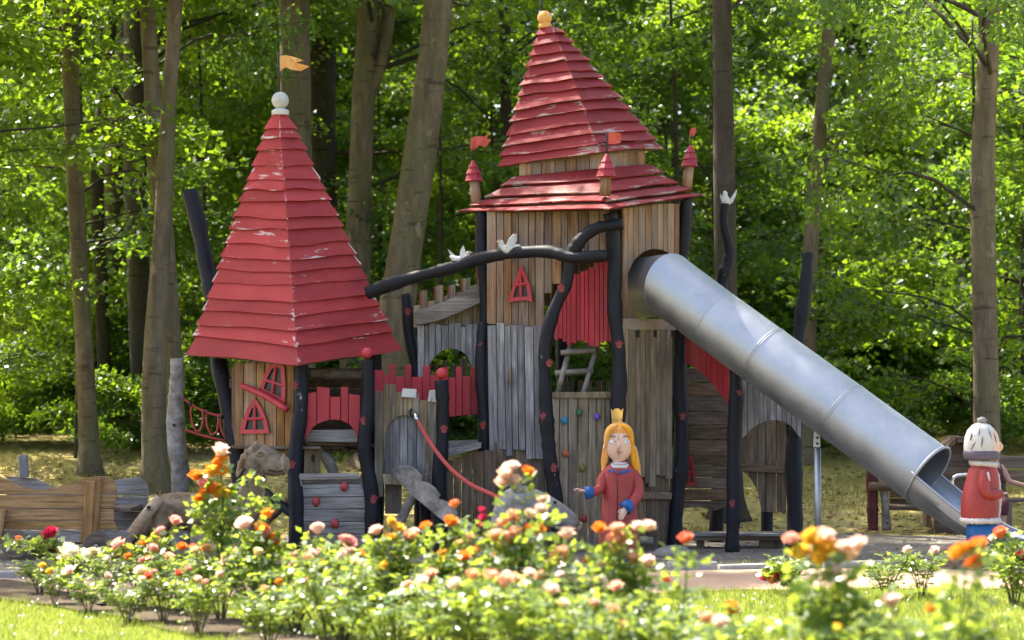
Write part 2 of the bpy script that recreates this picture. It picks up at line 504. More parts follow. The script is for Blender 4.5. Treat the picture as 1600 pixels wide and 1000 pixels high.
# line of the path's far and near edges, a little oblique
def path_far(x): return -3.05 + 0.155 * x
def path_near(x): return -5.35 + 0.155 * x * 0.9
def wob(x, k): return 0.10 * math.sin(x * 1.9 + k) + 0.06 * math.sin(x * 4.7 + 2 * k)
sheet('playground_sand', lambda i, j: ((lambda x: (x, (path_far(x) + 0.02) * (1 - j) + (2.5 + wob(x, 1) * 2) * j))(-14 + 28 * i)), 14, 90, 0.008, M['sand'])
sheet('path', lambda i, j: ((lambda x: (x, (path_near(x) + wob(x, 3)) * (1 - j) + (path_far(x)) * j))(-16 + 32 * i)), 6, 90, 0.012, M['path'])
sheet('lawn', lambda i, j: ((lambda x: (x, -24.5 * (1 - j) + (path_near(x) + 0.25 + wob(x, 3) * .3) * j))(-13 + 26 * i)), 30, 80, 0.016 - 0.012, M['lawn'])
# kerb between sand and path: single stones
kerb = bpy.data.objects.new('kerb', None); link(kerb); kerb['kind'] = 'structure'
kr = random.Random(5)
x = -9.0
kme = []
for q in range(5):
    bm = bmesh.new()
    add_box(bm, Vector((0, 0, 0.02)), 0.46, 0.11, 0.16, None, 0.012)
    for v_ in bm.verts: v_.co += Vector((kr.uniform(-.006, .006), kr.uniform(-.006, .006), kr.uniform(-.006, .006)))
    bmesh.ops.recalc_face_normals(bm, faces=bm.faces)
    me = bpy.data.meshes.new('kerb_stone'); bm.to_mesh(me); bm.free(); me.materials.append(M['kerb']); kme.append(me)
while x < 9.0:
    o = bpy.data.objects.new('kerb_stone', kr.choice(kme))
    o.location = (x, path_far(x) + 0.02, kr.uniform(-0.045, -0.01)); o.rotation_euler = (kr.uniform(-.03, .03), kr.uniform(-.02, .02), math.atan(0.155) + kr.uniform(-.02, .02))
    link(o, kerb)
    x += 0.485
# rose bed: dark soil strip that runs diagonally from far left to near right
def bed_line(t):                                  # t 0..1 -> (x, y) on the row
    return -4.4 + 6.6 * t, -4.75 - 9.6 * t
sheet('flower_bed', lambda i, j: ((lambda c: (c[0] + (j - .5) * 0.55 + wob(i * 12 + j * 3, 2) * .6, c[1] + (j - .5) * 0.38 + wob(i * 12 + j * 9, 2) * .4))(bed_line(-0.05 + 1.15 * i))), 6, 60, 0.024, M['soil'])

# ------------------------------------------------------------------ grass and fallen leaves (stuff)
M['grass'] = m_leaf('grass blades', (0.10, 0.15, 0.02), (0.22, 0.25, 0.05), (0.38, 0.46, 0.06), 0.42, 0.5, 0.35)
M['drygrass'] = m_leaf('dry grass blades', (0.20, 0.21, 0.035), (0.38, 0.33, 0.09), (0.50, 0.46, 0.10), 0.35, 0.7, 0.2)
M['litter'] = m_leaf('fallen leaves', (0.17, 0.10, 0.05), (0.33, 0.23, 0.13), (0.30, 0.20, 0.08), 0.2, 0.7, 0.3)
RN = np.random.RandomState(11)
def blades(n, pos, hmin, hmax, w, dz):
    x, y = pos
    n = len(x)
    z = np.array([gz(a, b) for a, b in zip(x, y)]) + dz
    h = RN.uniform(hmin, hmax, n); an = RN.uniform(0, 2 * np.pi, n)
    le = RN.uniform(0, 0.7, n) * h; la = RN.uniform(0, 2 * np.pi, n)
    V = np.zeros((n, 3, 3))
    V[:, 0] = np.c_[x - np.cos(an) * w, y - np.sin(an) * w, z]
    V[:, 1] = np.c_[x + np.cos(an) * w, y + np.sin(an) * w, z]
    V[:, 2] = np.c_[x + np.cos(la) * le, y + np.sin(la) * le, z + h]
    return V.reshape(-1, 3), np.arange(n * 3).reshape(-1, 3)
def grass_obj(name, label, cat, pos, hmin, hmax, w, mat, dz=0.0):
    V, Fc = blades(0, pos, hmin, hmax, w, dz)
    o = bpy.data.objects.new(name, mesh_np(name, V, Fc, mat)); link(o)
    return tag(o, label, cat, None, 'stuff')
n = 130000
gy = -25 + 9.5 + RN.rand(n) ** 0.8 * 11.0
gx = (RN.rand(n) * 2 - 1) * ((gy + 25) * 0.2133 + 0.8)
bd = np.abs((gx + 4.4) * .824 + (gy + 4.75) * .567)
k = (gy < np.array([path_near(a) + wob(a, 3) - 0.02 for a in gx])) & (bd > 0.28 + 0.08 * np.sin(gx * 5))
grass_obj('lawn_grass', 'short sunlit lawn grass in the foreground around the rose bed', 'grass', (gx[k], gy[k]), 0.025, 0.075, 0.0045, M['grass'], 0.0)
n = 42000
gy = 2.2 + RN.rand(n) * 10; gx = (RN.rand(n) * 2 - 1) * ((gy + 25) * 0.2133 + 1)
cl = np.sin(gx * 1.7 + 1) * np.cos(gy * 1.3) + np.sin(gx * .6 + gy * .8) + RN.randn(n) * 0.5
k = cl > -0.1
grass_obj('bank_grass', 'thin dry grass on the bank behind the castle', 'grass', (gx[k], gy[k]), 0.03, 0.11, 0.006, M['drygrass'], 0.0)
n = 2500
gx = RN.uniform(-6, 6.5, n); gy = np.array([path_far(a) for a in gx]) + 0.12 + np.abs(RN.randn(n)) * 0.15
grass_obj('kerb_grass', 'tufts of grass along the kerb of the sand', 'grass', (gx, gy), 0.03, 0.10, 0.005, M['grass'], 0.0)
def litter(n):
    y = 2.4 + RN.rand(n) * 11; x = (RN.rand(n) * 2 - 1) * ((y + 25) * 0.2133 + 1)
    z = np.array([gz(a, b) for a, b in zip(x, y)]) + 0.012
    an = RN.uniform(0, 6.28, n); L = RN.uniform(0.03, 0.055, n)
    c, s = np.cos(an), np.sin(an)
    V = np.zeros((n, 4, 3))
    for i, (p, q) in enumerate(((-1, 0), (0, -.55), (1, 0), (0, .55))):
        V[:, i] = np.c_[x + L * (p * c - q * s), y + L * (p * s + q * c), z + RN.uniform(0, 0.03, n)]
    return V.reshape(-1, 3), np.arange(n * 4).reshape(-1, 4)
n = 1600
x = RN.uniform(-6.5, 7, n); y = RN.uniform(-2.4, 2.4, n); L = RN.uniform(.012, .03, n); an = RN.uniform(0, 6.28, n)
base = np.array([(1, 0, 0), (0, 1, 0), (-1, 0, 0), (0, -1, 0), (0, 0, .55)])
V = np.c_[x, y, np.full(n, .006)][:, None, :] + (base[None] * L[:, None, None]) * RN.uniform(.7, 1.2, (n, 5, 3))
o = bpy.data.objects.new('sand_pebbles', mesh_np('sand_pebbles', V.reshape(-1, 3), (np.arange(n)[:, None, None] * 5 + np.array([(0, 1, 4), (1, 2, 4), (2, 3, 4), (3, 0, 4)])[None]).reshape(-1, 3), M['kerb'])); link(o)
tag(o, 'small pebbles strewn over the playground sand', 'pebbles', None, 'stuff')
n = 900
x = RN.uniform(-6.5, 7, n); y = RN.uniform(-2.6, 2.4, n); an = RN.uniform(0, 6.28, n); L = RN.uniform(.02, .045, n); c, s_ = np.cos(an), np.sin(an)
V = np.zeros((n, 4, 3))
for i, (p, q) in enumerate(((-1, 0), (0, -.5), (1, 0), (0, .5))): V[:, i] = np.c_[x + L * (p * c - q * s_), y + L * (p * s_ + q * c), .014 + RN.uniform(0, .02, n)]
o = bpy.data.objects.new('sand_leaves', mesh_np('sand_leaves', V.reshape(-1, 3), np.arange(n * 4).reshape(-1, 4), M['litter'])); link(o)
tag(o, 'dry leaves blown over the playground sand', 'leaves', None, 'stuff')
V, Fc = litter(9000)
o = bpy.data.objects.new('fallen_leaves', mesh_np('fallen_leaves', V, Fc, M['litter'])); link(o)
tag(o, 'dry brown leaves scattered over the bank behind the castle', 'leaves', None, 'stuff')
# white clover heads in the lawn
n = 380
y = -25 + 12 + RN.rand(n) * 7; x = (RN.rand(n) * 2 - 1) * ((y + 25) * 0.2133 + 0.3)
k = y < np.array([path_near(a) - 0.15 for a in x]); x, y = x[k], y[k]; n = len(x)
base = np.array([(math.cos(a) * 0.011, math.sin(a) * 0.011, 0) for a in np.arange(6) * math.pi / 3] + [(0, 0, 0.014), (0, 0, -0.006)])
ctr = np.c_[x, y, RN.uniform(0.05, 0.085, n)]
V = (ctr[:, None, :] + base[None]).reshape(-1, 3)
fc = np.array([(i, (i + 1) % 6, 6) for i in range(6)] + [((i + 1) % 6, i, 7) for i in range(6)])
Fc = (np.arange(n)[:, None, None] * 8 + fc[None]).reshape(-1, 3)
M['clover'] = m_plain('clover white', (0.75, 0.72, 0.66), 0.8)
o = bpy.data.objects.new('clover_flowers', mesh_np('clover_flowers', V, Fc, M['clover'])); link(o)
tag(o, 'tiny white clover heads dotted over the lawn', 'flowers', None, 'stuff')

# ------------------------------------------------------------------ trees
def m_bark(name, c1, c2, moss):
    g = G(name)
    v = g.coords((7, 7, 1.6))
    a = g.noise(v, 1.0, 7, 0.7)
    b = g.noise(g.coords((1, 1, 0.6)), 1.7, 4, 0.6)
    f = g.noise(g.coords((40, 40, 9)), 1.0, 4, 0.7)
    c = g.ramp(a, [(0.3, c1), (0.7, c2)])
    c = g.mix(g.math('MULTIPLY', g.ramp(b, [(0.42, 0.0), (0.65, 1.0)]), 0.55), c, moss)
    c = g.mix(g.ramp(f, [(0.55, 0.0), (0.8, 0.5)]), c, tuple(x * 0.4 for x in c1))
    hb = g.noise(g.coords((2.5, 2.5, 16)), 1.0, 3, 0.6)
    c = g.mix(g.ramp(hb, [(0.60, 0.0), (0.68, 0.65)]), c, tuple(x * 0.45 for x in c1))
    li = g.noise(g.coords((4, 4, 2.5)), 1.0, 5, 0.75)
    c = g.mix(g.ramp(li, [(0.60, 0.0), (0.70, 0.6)]), c, tuple(min(1, x * 1.5) for x in c2))
    g.col(c); g.rough(0.9); g.b.inputs['Specular IOR Level'].default_value = 0.2
    g.bump(g.math('ADD', a, g.math('MULTIPLY', f, 0.6)), 0.7, 0.02)
    return g.m
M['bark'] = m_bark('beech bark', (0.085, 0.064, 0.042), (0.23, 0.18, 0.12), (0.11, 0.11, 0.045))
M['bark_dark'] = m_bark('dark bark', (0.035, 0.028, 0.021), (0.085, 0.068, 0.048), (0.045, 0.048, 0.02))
M['leaf'] = m_leaf('beech leaves', (0.035, 0.085, 0.014), (0.085, 0.15, 0.02), (0.31, 0.48, 0.018), 0.5, 0.38, 0.5)
M['leaf_b'] = m_leaf('maple leaves', (0.04, 0.095, 0.022), (0.08, 0.14, 0.03), (0.25, 0.42, 0.025), 0.5, 0.38, 0.5)
M['leaf_far'] = m_leaf('far leaves', (0.035, 0.085, 0.02), (0.08, 0.14, 0.028), (0.28, 0.44, 0.025), 0.5, 0.5, 0.4)

def sprays(rng, org, dirs, L, W, nl, ls, droop=0.22, njit=0.7):
    """flat leaf sprays: org (n,3) base points, dirs (n,3) outward unit vectors, L lengths; nl leaves each"""
    n = len(org)
    up = np.array([0, 0, 1.0])
    side = np.cross(dirs, up); side /= np.linalg.norm(side, axis=1)[:, None] + 1e-9
    nrm = np.cross(side, dirs)
    ro = rng.randn(n)[:, None] * 0.45
    side, nrm = side * np.cos(ro) + nrm * np.sin(ro), nrm * np.cos(ro) - side * np.sin(ro)
    s = rng.rand(n, nl) ** 0.75
    t = (rng.rand(n, nl) * 2 - 1)
    wid = np.sin(np.clip(s * 1.05, 0, 1) * np.pi) ** 0.7 * 0.9 + 0.12
    Lc = L[:, None]
    pos = org[:, None, :] + dirs[:, None, :] * (s * Lc)[..., None] + side[:, None, :] * (t * wid * W * Lc)[..., None]
    pos += nrm[:, None, :] * (rng.randn(n, nl) * 0.05 * Lc)[..., None]
    pos[..., 2] -= droop * s ** 2 * Lc
    pos = pos.reshape(-1, 3)
    m = n * nl
    ax = (dirs[:, None, :] * 0.6 + side[:, None, :] * (np.sign(t) * 0.9)[..., None]).reshape(-1, 3) + rng.randn(m, 3) * 0.35
    ax[:, 2] -= 0.15
    ax /= np.linalg.norm(ax, axis=1)[:, None]
    nn = np.repeat(nrm, nl, axis=0) + rng.randn(m, 3) * njit
    nn -= ax * (nn * ax).sum(1)[:, None]; nn /= np.linalg.norm(nn, axis=1)[:, None] + 1e-9
    sd = np.cross(ax, nn)
    l = ls * rng.uniform(0.7, 1.25, m)[:, None]
    w = l * 0.40
    V = np.zeros((m, 4, 3))
    V[:, 0] = pos
    V[:, 1] = pos + ax * l * 0.45 + sd * w + nn * l * 0.08
    V[:, 2] = pos + ax * l
    V[:, 3] = pos + ax * l * 0.45 - sd * w + nn * l * 0.08
    return V.reshape(-1, 3)
def limb_tris(rng, a, b, r0, r1):
    """thin 4-sided tapered twigs from a to b"""
    n = len(a)
    d = b - a; d /= np.linalg.norm(d, axis=1)[:, None] + 1e-9
    u = np.cross(d, [0.3, 0.2, 0.93]); u /= np.linalg.norm(u, axis=1)[:, None] + 1e-9
    w = np.cross(d, u)
    ln = np.linalg.norm(b - a, axis=1)[:, None]
    k1 = rng.randn(n, 3) * 0.05 * ln; k2 = rng.randn(n, 3) * 0.04 * ln; k1[:, 2] += 0.07 * ln[:, 0]
    K = 4
    V = np.zeros((n, K + 1, 4, 3))
    for i in range(K + 1):
        f = i / K
        p = a + (b - a) * f + k1 * math.sin(math.pi * f) + k2 * math.sin(2 * math.pi * f); r = r0 + (r1 - r0) * f
        for kk in range(4):
            c, s = math.cos(kk * math.pi / 2), math.sin(kk * math.pi / 2)
            V[:, i, kk] = p + (u * c + w * s) * (r[:, None] if hasattr(r, 'shape') else r)
    q = []
    for i in range(K):
        for kk in range(4):
            q.append((i * 4 + kk, i * 4 + (kk + 1) % 4, (i + 1) * 4 + (kk + 1) % 4, (i + 1) * 4 + kk))
    Fc = (np.arange(n)[:, None, None] * 4 * (K + 1) + np.array(q)[None]).reshape(-1, 4)
    return V.reshape(-1, 3), Fc
def crown_variant(seed, z0, z1, rmax, n_spray, nl, ls, L=(0.8, 1.4), shape='tall', mat='leaf'):
    """returns (branches mesh, foliage mesh) round a trunk standing at the origin"""
    rng = np.random.RandomState(seed)
    # main limbs first, sprays hang on them in layers
    nlimb = max(8, n_spray // 9)
    hz = rng.rand(nlimb) ** (0.8 if shape == 'tall' else 0.9) * (z1 - z0) + z0
    az = rng.uniform(0, 2 * np.pi, nlimb)
    f = (hz - z0) / (z1 - z0)
    rad = rmax * (np.sin(np.clip(0.18 + f * 0.85, 0, 1) * np.pi) ** 0.6 if shape == 'tall' else (1.0 - 0.75 * f ** 1.6)) * rng.uniform(0.65, 1.1, nlimb)
    rise = rng.uniform(0.05, 0.35, nlimb) if shape != 'tall' else rng.uniform(-0.05, 0.55, nlimb)
    a = np.c_[np.zeros(nlimb), np.zeros(nlimb), hz - rad * rise * 0.8]
    b = np.c_[np.cos(az) * rad, np.sin(az) * rad, hz + rad * rise * 0.2]
    LV, LF = limb_tris(rng, a, b, rad * 0.009 + 0.006, np.full(nlimb, 0.006))
    li = rng.randint(0, nlimb, n_spray)
    u = 0.25 + 0.75 * rng.rand(n_spray) ** 0.7
    org = a[li] + (b[li] - a[li]) * u[:, None]
    ang = az[li] + rng.choice([-1, 1], n_spray) * rng.uniform(0.1, 1.0, n_spray)
    dirs = np.c_[np.cos(ang), np.sin(ang), rng.uniform(-0.25, 0.25, n_spray)]
    dirs /= np.linalg.norm(dirs, axis=1)[:, None]
    Ls = rng.uniform(L[0], L[1], n_spray)
    SV, SF = limb_tris(rng, org, org + dirs * (Ls * 0.9)[:, None] - np.c_[np.zeros(n_spray), np.zeros(n_spray), Ls * .1], np.full(n_spray, 0.007), np.full(n_spray, 0.002))
    bm_ = mesh_np('branches', np.r_[LV, SV], np.r_[LF, SF + len(LV)], M['bark_dark'])
    V = sprays(rng, org, dirs, Ls, 0.42, nl, ls)
    fm = mesh_np('foliage', V, np.arange(len(V)).reshape(-1, 4), M[mat])
    return bm_, fm
TALL = [crown_variant(101, 3.9, 16.5, 4.0, 205, 62, 0.115, (0.9, 1.7), 'tall', 'leaf'),
        crown_variant(102, 3.6, 17.5, 4.3, 205, 62, 0.115, (0.9, 1.7), 'tall', 'leaf_b'),
        crown_variant(103, 4.6, 15.5, 3.7, 205, 62, 0.115, (0.9, 1.7), 'tall', 'leaf'),
        crown_variant(104, 4.2, 16.5, 4.3, 430, 62, 0.13, (0.9, 1.7), 'tall', 'leaf')]
YOUNG = [crown_variant(201, 0.5, 6.2, 2.1, 140, 60, 0.10, (0.7, 1.3), 'young', 'leaf'),
         crown_variant(202, 0.8, 7.4, 1.9, 150, 60, 0.096, (0.7, 1.3), 'young', 'leaf'),
         crown_variant(203, 0.4, 4.6, 2.2, 130, 60, 0.104, (0.7, 1.3), 'young', 'leaf_b'),
         crown_variant(204, 1.6, 8.0, 2.3, 160, 60, 0.108, (0.8, 1.4), 'young', 'leaf_b')]
SHRUB = [crown_variant(301, 0.1, 1.2, 1.0, 70, 60, 0.075, (0.4, 0.8), 'young', 'leaf'),
         crown_variant(302, 0.1, 0.9, 1.1, 70, 60, 0.075, (0.4, 0.8), 'young', 'leaf_b')]

def trunk_mesh(name, pts, rs, mat, seed, seg=14, flare=True, knots=3):
    """pts relative to the base; bark uneven"""
    rng = random.Random(seed)
    P, rr = smooth_path([Vector(p) for p in pts], list(rs), 6)
    bm = bmesh.new()
    ph = [rng.uniform(0, 6.28) for _ in range(6)]
    rings = []
    for i, p in enumerate(P):
        ring = []
        for kk in range(seg):
            a = 2 * math.pi * kk / seg
            r = rr[i] * (1 + 0.05 * math.sin(2 * a + ph[0] + p.z * .5) + 0.035 * math.sin(3 * a + ph[1] + p.z * 1.1) + 0.03 * math.sin(p.z * 2.3 + ph[2]) + rng.uniform(-.015, .015))
            if flare:
                r *= 1 + (0.55 + 0.35 * math.sin(4 * a + ph[3])) * math.exp(-max(p.z, 0) / 0.22)
            ring.append(bm.verts.new(p + Vector((math.cos(a) * r, math.sin(a) * r, 0))))
        rings.append(ring)
    for i in range(len(rings) - 1):
        for kk in range(seg):
            bm.faces.new((rings[i][kk], rings[i][(kk + 1) % seg], rings[i + 1][(kk + 1) % seg], rings[i + 1][kk]))
    bm.faces.new(rings[0][::-1]); bm.faces.new(rings[-1])
    bmesh.ops.recalc_face_normals(bm, faces=bm.faces)
    me = bpy.data.meshes.new(name); bm.to_mesh(me); bm.free(); me.materials.append(mat)
    me.polygons.foreach_set('use_smooth', [True] * len(me.polygons))
    return me
def put(name, me, parent, loc=(0, 0, 0), rz=0.0, sc=1.0):
    o = bpy.data.objects.new(name, me); o.location = loc; o.rotation_euler = (0, 0, rz)
    o.scale = (sc, sc, sc) if not hasattr(sc, '__len__') else sc
    return link(o, parent)
def stuffy(o): o['kind'] = 'stuff'
tr_rng = random.Random(77)
def big_tree(label, pix, Y, mat='bark', var=0, rz=0.0, crown_at=None, sc=1.0, seed=1, extra=None, group=None, lean_top=None, zc=0.0, cw=None):
    """pix: [(px, py, width_px)...] of the trunk in view, bottom first; continues up out of view"""
    pts, rs = [], []
    for (px, py, w) in pix:
        pts.append(at(px, py, Y)); rs.append(w * mpp(Y) / 2)
    g0 = gz(pts[0].x, Y)
    b = Vector((pts[0].x, Y, g0))
    if pts[0].z > g0 + 0.05:
        pts = [b.copy()] + pts; rs = [rs[0] * 1.05] + rs
    pts[0].z = g0 - 0.05
    top, prev = pts[-1], pts[-2]
    d = (top - prev).normalized()
    d = (d + Vector((0, 0, 1.0))).normalized()
    zt = 13.5 * sc
    pts.append(top + d * (zt - top.z) * 0.5); rs.append(rs[-1] * 0.8)
    pts.append(top + d * (zt - top.z)); rs.append(rs[-1] * 0.35)
    t = thing('beech_tree', label, 'tree', b, group)
    me = trunk_mesh('trunk', [p - b for p in pts], rs, M[mat], seed)
    put('trunk', me, t)
    if extra:
        for (ep, er) in extra:
            q = [at(px, py, Y) - b for (px, py, _) in ep]; qr = [w * mpp(Y) / 2 for (_, _, w) in ep]
            dd = (q[-1] - q[-2]).normalized()
            q.append(q[-1] + dd * 3.5); qr.append(qr[-1] * 0.6)
            put('limb', trunk_mesh('limb', q, qr, M[mat], seed + 9, 10, False), t)
    mid = top + d * (zt - top.z) * 0.35 - b
    bv, fv = TALL[var]
    off = (mid.x, mid.y, zc)
    cs = sc if cw is None else (cw, cw, 1.0)
    stuffy(put('branches', bv, t, off, rz, cs)); stuffy(put('foliage', fv, t, off, rz, cs))
    return t
big_tree('slender grey beech trunk nearest the left edge, behind the wooden wagon', [(142, 748, 31), (133, 560, 29), (122, 380, 28), (113, 180, 27), (109, 0, 26)], 8.0, 'bark', 0, 0.5, seed=11, cw=.6, zc=1.2)
big_tree('grey beech trunk with a bend, beside the pale net post', [(277, 760, 33), (273, 620, 30), (264, 430, 26), (247, 260, 32), (237, 120, 27), (230, -20, 25)], 7.0, 'bark', 1, 2.0, seed=12, cw=.6, zc=1.6)
big_tree('stout brown trunk just left of the pale net post', [(243, 782, 40), (241, 650, 37), (243, 520, 34), (255, 330, 28), (264, 160, 25), (275, -10, 24)], 6.2, 'bark', 2, 4.0, seed=13, cw=.6, zc=2.0)
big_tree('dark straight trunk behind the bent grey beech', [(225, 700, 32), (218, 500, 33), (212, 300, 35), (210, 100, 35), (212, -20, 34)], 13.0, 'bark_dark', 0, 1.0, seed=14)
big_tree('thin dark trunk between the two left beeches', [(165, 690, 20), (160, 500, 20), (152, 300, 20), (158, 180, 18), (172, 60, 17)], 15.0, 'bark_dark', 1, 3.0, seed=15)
big_tree('thick pale trunk behind the flag of the left red roof', [(466, 690, 60), (464, 400, 56), (459, 220, 54), (461, 100, 50), (460, -20, 50)], 9.5, 'bark', 2, 0.4, seed=16, zc=2.4)
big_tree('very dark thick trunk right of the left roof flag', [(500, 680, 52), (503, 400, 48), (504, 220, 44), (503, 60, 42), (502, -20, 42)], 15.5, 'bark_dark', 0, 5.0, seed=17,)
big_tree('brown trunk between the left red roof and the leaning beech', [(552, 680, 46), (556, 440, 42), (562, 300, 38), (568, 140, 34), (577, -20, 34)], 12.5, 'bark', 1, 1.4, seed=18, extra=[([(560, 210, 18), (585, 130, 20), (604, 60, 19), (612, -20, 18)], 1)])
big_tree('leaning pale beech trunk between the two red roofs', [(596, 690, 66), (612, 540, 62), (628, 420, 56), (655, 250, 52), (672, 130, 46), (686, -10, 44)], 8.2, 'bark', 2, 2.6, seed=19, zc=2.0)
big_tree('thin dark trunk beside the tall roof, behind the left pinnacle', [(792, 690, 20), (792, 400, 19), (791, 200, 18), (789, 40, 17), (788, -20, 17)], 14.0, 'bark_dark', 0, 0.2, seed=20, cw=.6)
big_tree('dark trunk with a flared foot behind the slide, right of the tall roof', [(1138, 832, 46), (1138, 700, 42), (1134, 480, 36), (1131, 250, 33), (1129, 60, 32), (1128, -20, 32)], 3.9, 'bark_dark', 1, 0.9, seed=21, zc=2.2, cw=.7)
big_tree('slim brown trunk above the middle of the steel slide', [(1262, 690, 24), (1266, 420, 23), (1275, 270, 22), (1288, 120, 21), (1298, -10, 19)], 9.0, 'bark', 0, 3.7, seed=22, cw=.55, zc=.8, extra=[([(1274, 285, 9), (1290, 255, 8), (1308, 225, 7), (1330, 190, 6)], 1)])
big_tree('sunlit tall trunk behind the wooden king at the right', [(1545, 800, 44), (1541, 640, 40), (1537, 420, 38), (1536, 260, 36), (1543, 120, 33), (1546, -10, 31)], 5.2, 'bark', 1, 5.2, seed=23, cw=.75, zc=-.3)
# trees of the wood outside the picture or only above it: they shade the castle
def plain_tree(x, y, var, sc, seed, rz):
    rng = random.Random(seed)
    b = Vector((x, y, gz(x, y) - 0.05))
    t = thing('beech_tree', 'tall beech of the wood around the playground', 'tree', b, 'beeches of the wood')
    pts = [(0, 0, 0), (rng.uniform(-.2, .2), rng.uniform(-.2, .2), 4), (rng.uniform(-.4, .4), rng.uniform(-.4, .4), 9), (rng.uniform(-.5, .5), 0, 14)]
    put('trunk', trunk_mesh('trunk', pts, [0.2 * sc, 0.17 * sc, 0.12 * sc, 0.05], M[rng.choice(['bark', 'bark_dark'])], seed, 10), t)
    bv, fv = TALL[var]
    stuffy(put('branches', bv, t, (0, 0, 0), rz, sc)); stuffy(put('foliage', fv, t, (0, 0, 0), rz, sc))
for i, (x, y, v, s) in enumerate([(-9.5, 3.0, 3, 0.95), 
                                  (11.5, 4.0, 1, 0.95), (-7.8, 5.0, 3, 1.0), (-12.0, 4.5, 3, 0.98),
                                  (-8.5, 23, 3, 1.0), (-7.2, 19, 3, 1.0), (-3.6, 21, 3, 1.0), (-19, 17, 1, 1.0), (18, 15, 0, 1.0), (-13, 30, 1, 1.0), (14, 30, 0, 1.0)]):  # dense ones at rear left are added to shade the backdrop
    plain_tree(x, y, v, s, 400 + i, i * 1.7)
# young trees and undergrowth
def young(x, y, var, sc, rz, label, group, name='young_beech', lib=YOUNG, hgt=5.0):
    b = Vector((x, y, gz(x, y) - 0.03))
    if group:
        px = 800 + x * FPX / (CAM_D + y)
        zone = next(z for lim, z in ((0, 'beyond the left edge'), (240, 'above the wooden wagon'), (430, 'left of the left spire'), (640, 'behind the left red roof'), (800, 'between the two red roofs'), (1000, 'behind the main tower'), (1160, 'behind the slide top'), (1360, 'above the middle of the slide'), (1600, 'near the right trunk and the wooden figure'), (9999, 'beyond the right edge')) if px < lim)
        if lib is YOUNG: label = ('middling', 'tall slim', 'low broad', 'tall spreading')[var] + ' young beech ' + zone + (', farther back' if y > 17 else '')
        else: label = ('tall ' if sc > 1.4 else 'low ') + ('leafy' if var == 0 else 'broad leafy') + ' shrub ' + zone
    t = thing(name, label, 'tree' if lib is YOUNG else 'shrub', b, group)
    if lib is YOUNG:
        h = (6.0, 7.2, 4.5, 7.8)[var]
        rg = random.Random(int(x * 100 + y * 7))
        put('trunk', trunk_mesh('trunk', [(0, 0, 0), (rg.uniform(-.1, .1), rg.uniform(-.1, .1), h * .5), (rg.uniform(-.15, .15), 0, h)], [0.05, 0.04, 0.012], M['bark_dark'], int(x * 31), 7, False), t, (0, 0, 0), rz, sc)
    bv, fv = lib[var]
    stuffy(put('branches', bv, t, (0, 0, 0), rz, sc)); stuffy(put('foliage', fv, t, (0, 0, 0), rz, sc))
yr = random.Random(31)
yl = 'leafy young beech in the undergrowth behind the castle'
for row, (Yr, nx) in enumerate([(13.6, 4), (15.6, 6), (18.2, 7), (22.0, 8)]):
    half = (Yr + 25) * 0.2133 + 2.2
    for i in range(nx):
        x = -half + 2 * half * (i + 0.5 + yr.uniform(-.3, .3)) / nx
        young(x, Yr + yr.uniform(-.8, .8), yr.randrange(4), yr.uniform(0.85, 1.2), yr.uniform(0, 6.28), yl, 'young beeches of the undergrowth')
# nearer ones whose sprays hang in front of the trunks
young(-6.3, 9.8, 3, 1.0, 0.7, 'young leafy tree whose sprays hang before the left trunks', None)
young(-7.4, 7.4, 1, 0.95, 2.7, 'young leafy tree at the left edge behind the wagon', None)
young(6.5, 8.8, 0, 1.05, 0.3, 'layered young beech right of the slide with sunlit flat sprays', None)
young(2.4, 11.4, 3, 1.0, 4.1, 'young leafy tree behind the upper half of the slide', None)
young(8.3, 9.4, 2, 1.1, 1.9, 'low bushy young tree at the right edge behind the king', None)
sl = 'low leafy shrub along the top of the bank'
for i in range(34):
    Ys = yr.uniform(9.8, 13.5)
    half = (Ys + 25) * 0.2133 + 0.6
    x = -half + 2 * half * (i + 0.5 + yr.uniform(-.3, .3)) / 34
    young(x, Ys, yr.randrange(2), yr.uniform(0.8, 1.3), yr.uniform(0, 6.28), sl, 'shrubs along the bank', 'woodland_shrub', SHRUB)
for i in range(18):
    Ys = yr.uniform(13.5, 19)
    half = (Ys + 25) * 0.2133 + 1.0
    x = -half + 2 * half * (i + 0.5 + yr.uniform(-.3, .3)) / 18
    young(x, Ys, yr.randrange(2), yr.uniform(1.5, 2.3), yr.uniform(0, 6.28), 'tall leafy shrub filling the wood behind the bank', 'tall shrubs behind the bank', 'woodland_shrub', SHRUB)
# the far wood: reads as one mass
rng = np.random.RandomState(9)
n = 10500
yy = rng.uniform(29, 46, n); xx = (rng.rand(n) * 2 - 1) * ((yy + 25) * 0.2133 + 5); zz = rng.rand(n) * 20 + 0.1
ang = rng.uniform(0, 6.28, n)
dirs = np.c_[np.cos(ang), np.sin(ang), rng.uniform(-.2, .2, n)]; dirs /= np.linalg.norm(dirs, axis=1)[:, None]
V = sprays(rng, np.c_[xx, yy, zz], dirs, rng.uniform(1.2, 2.4, n), 0.45, 55, 0.20)
o = bpy.data.objects.new('distant_wood', mesh_np('distant_wood', V, np.arange(len(V)).reshape(-1, 4), M['leaf_far'])); link(o)
tag(o, 'dense far foliage of the wood that closes the view', 'wood', None, 'stuff')
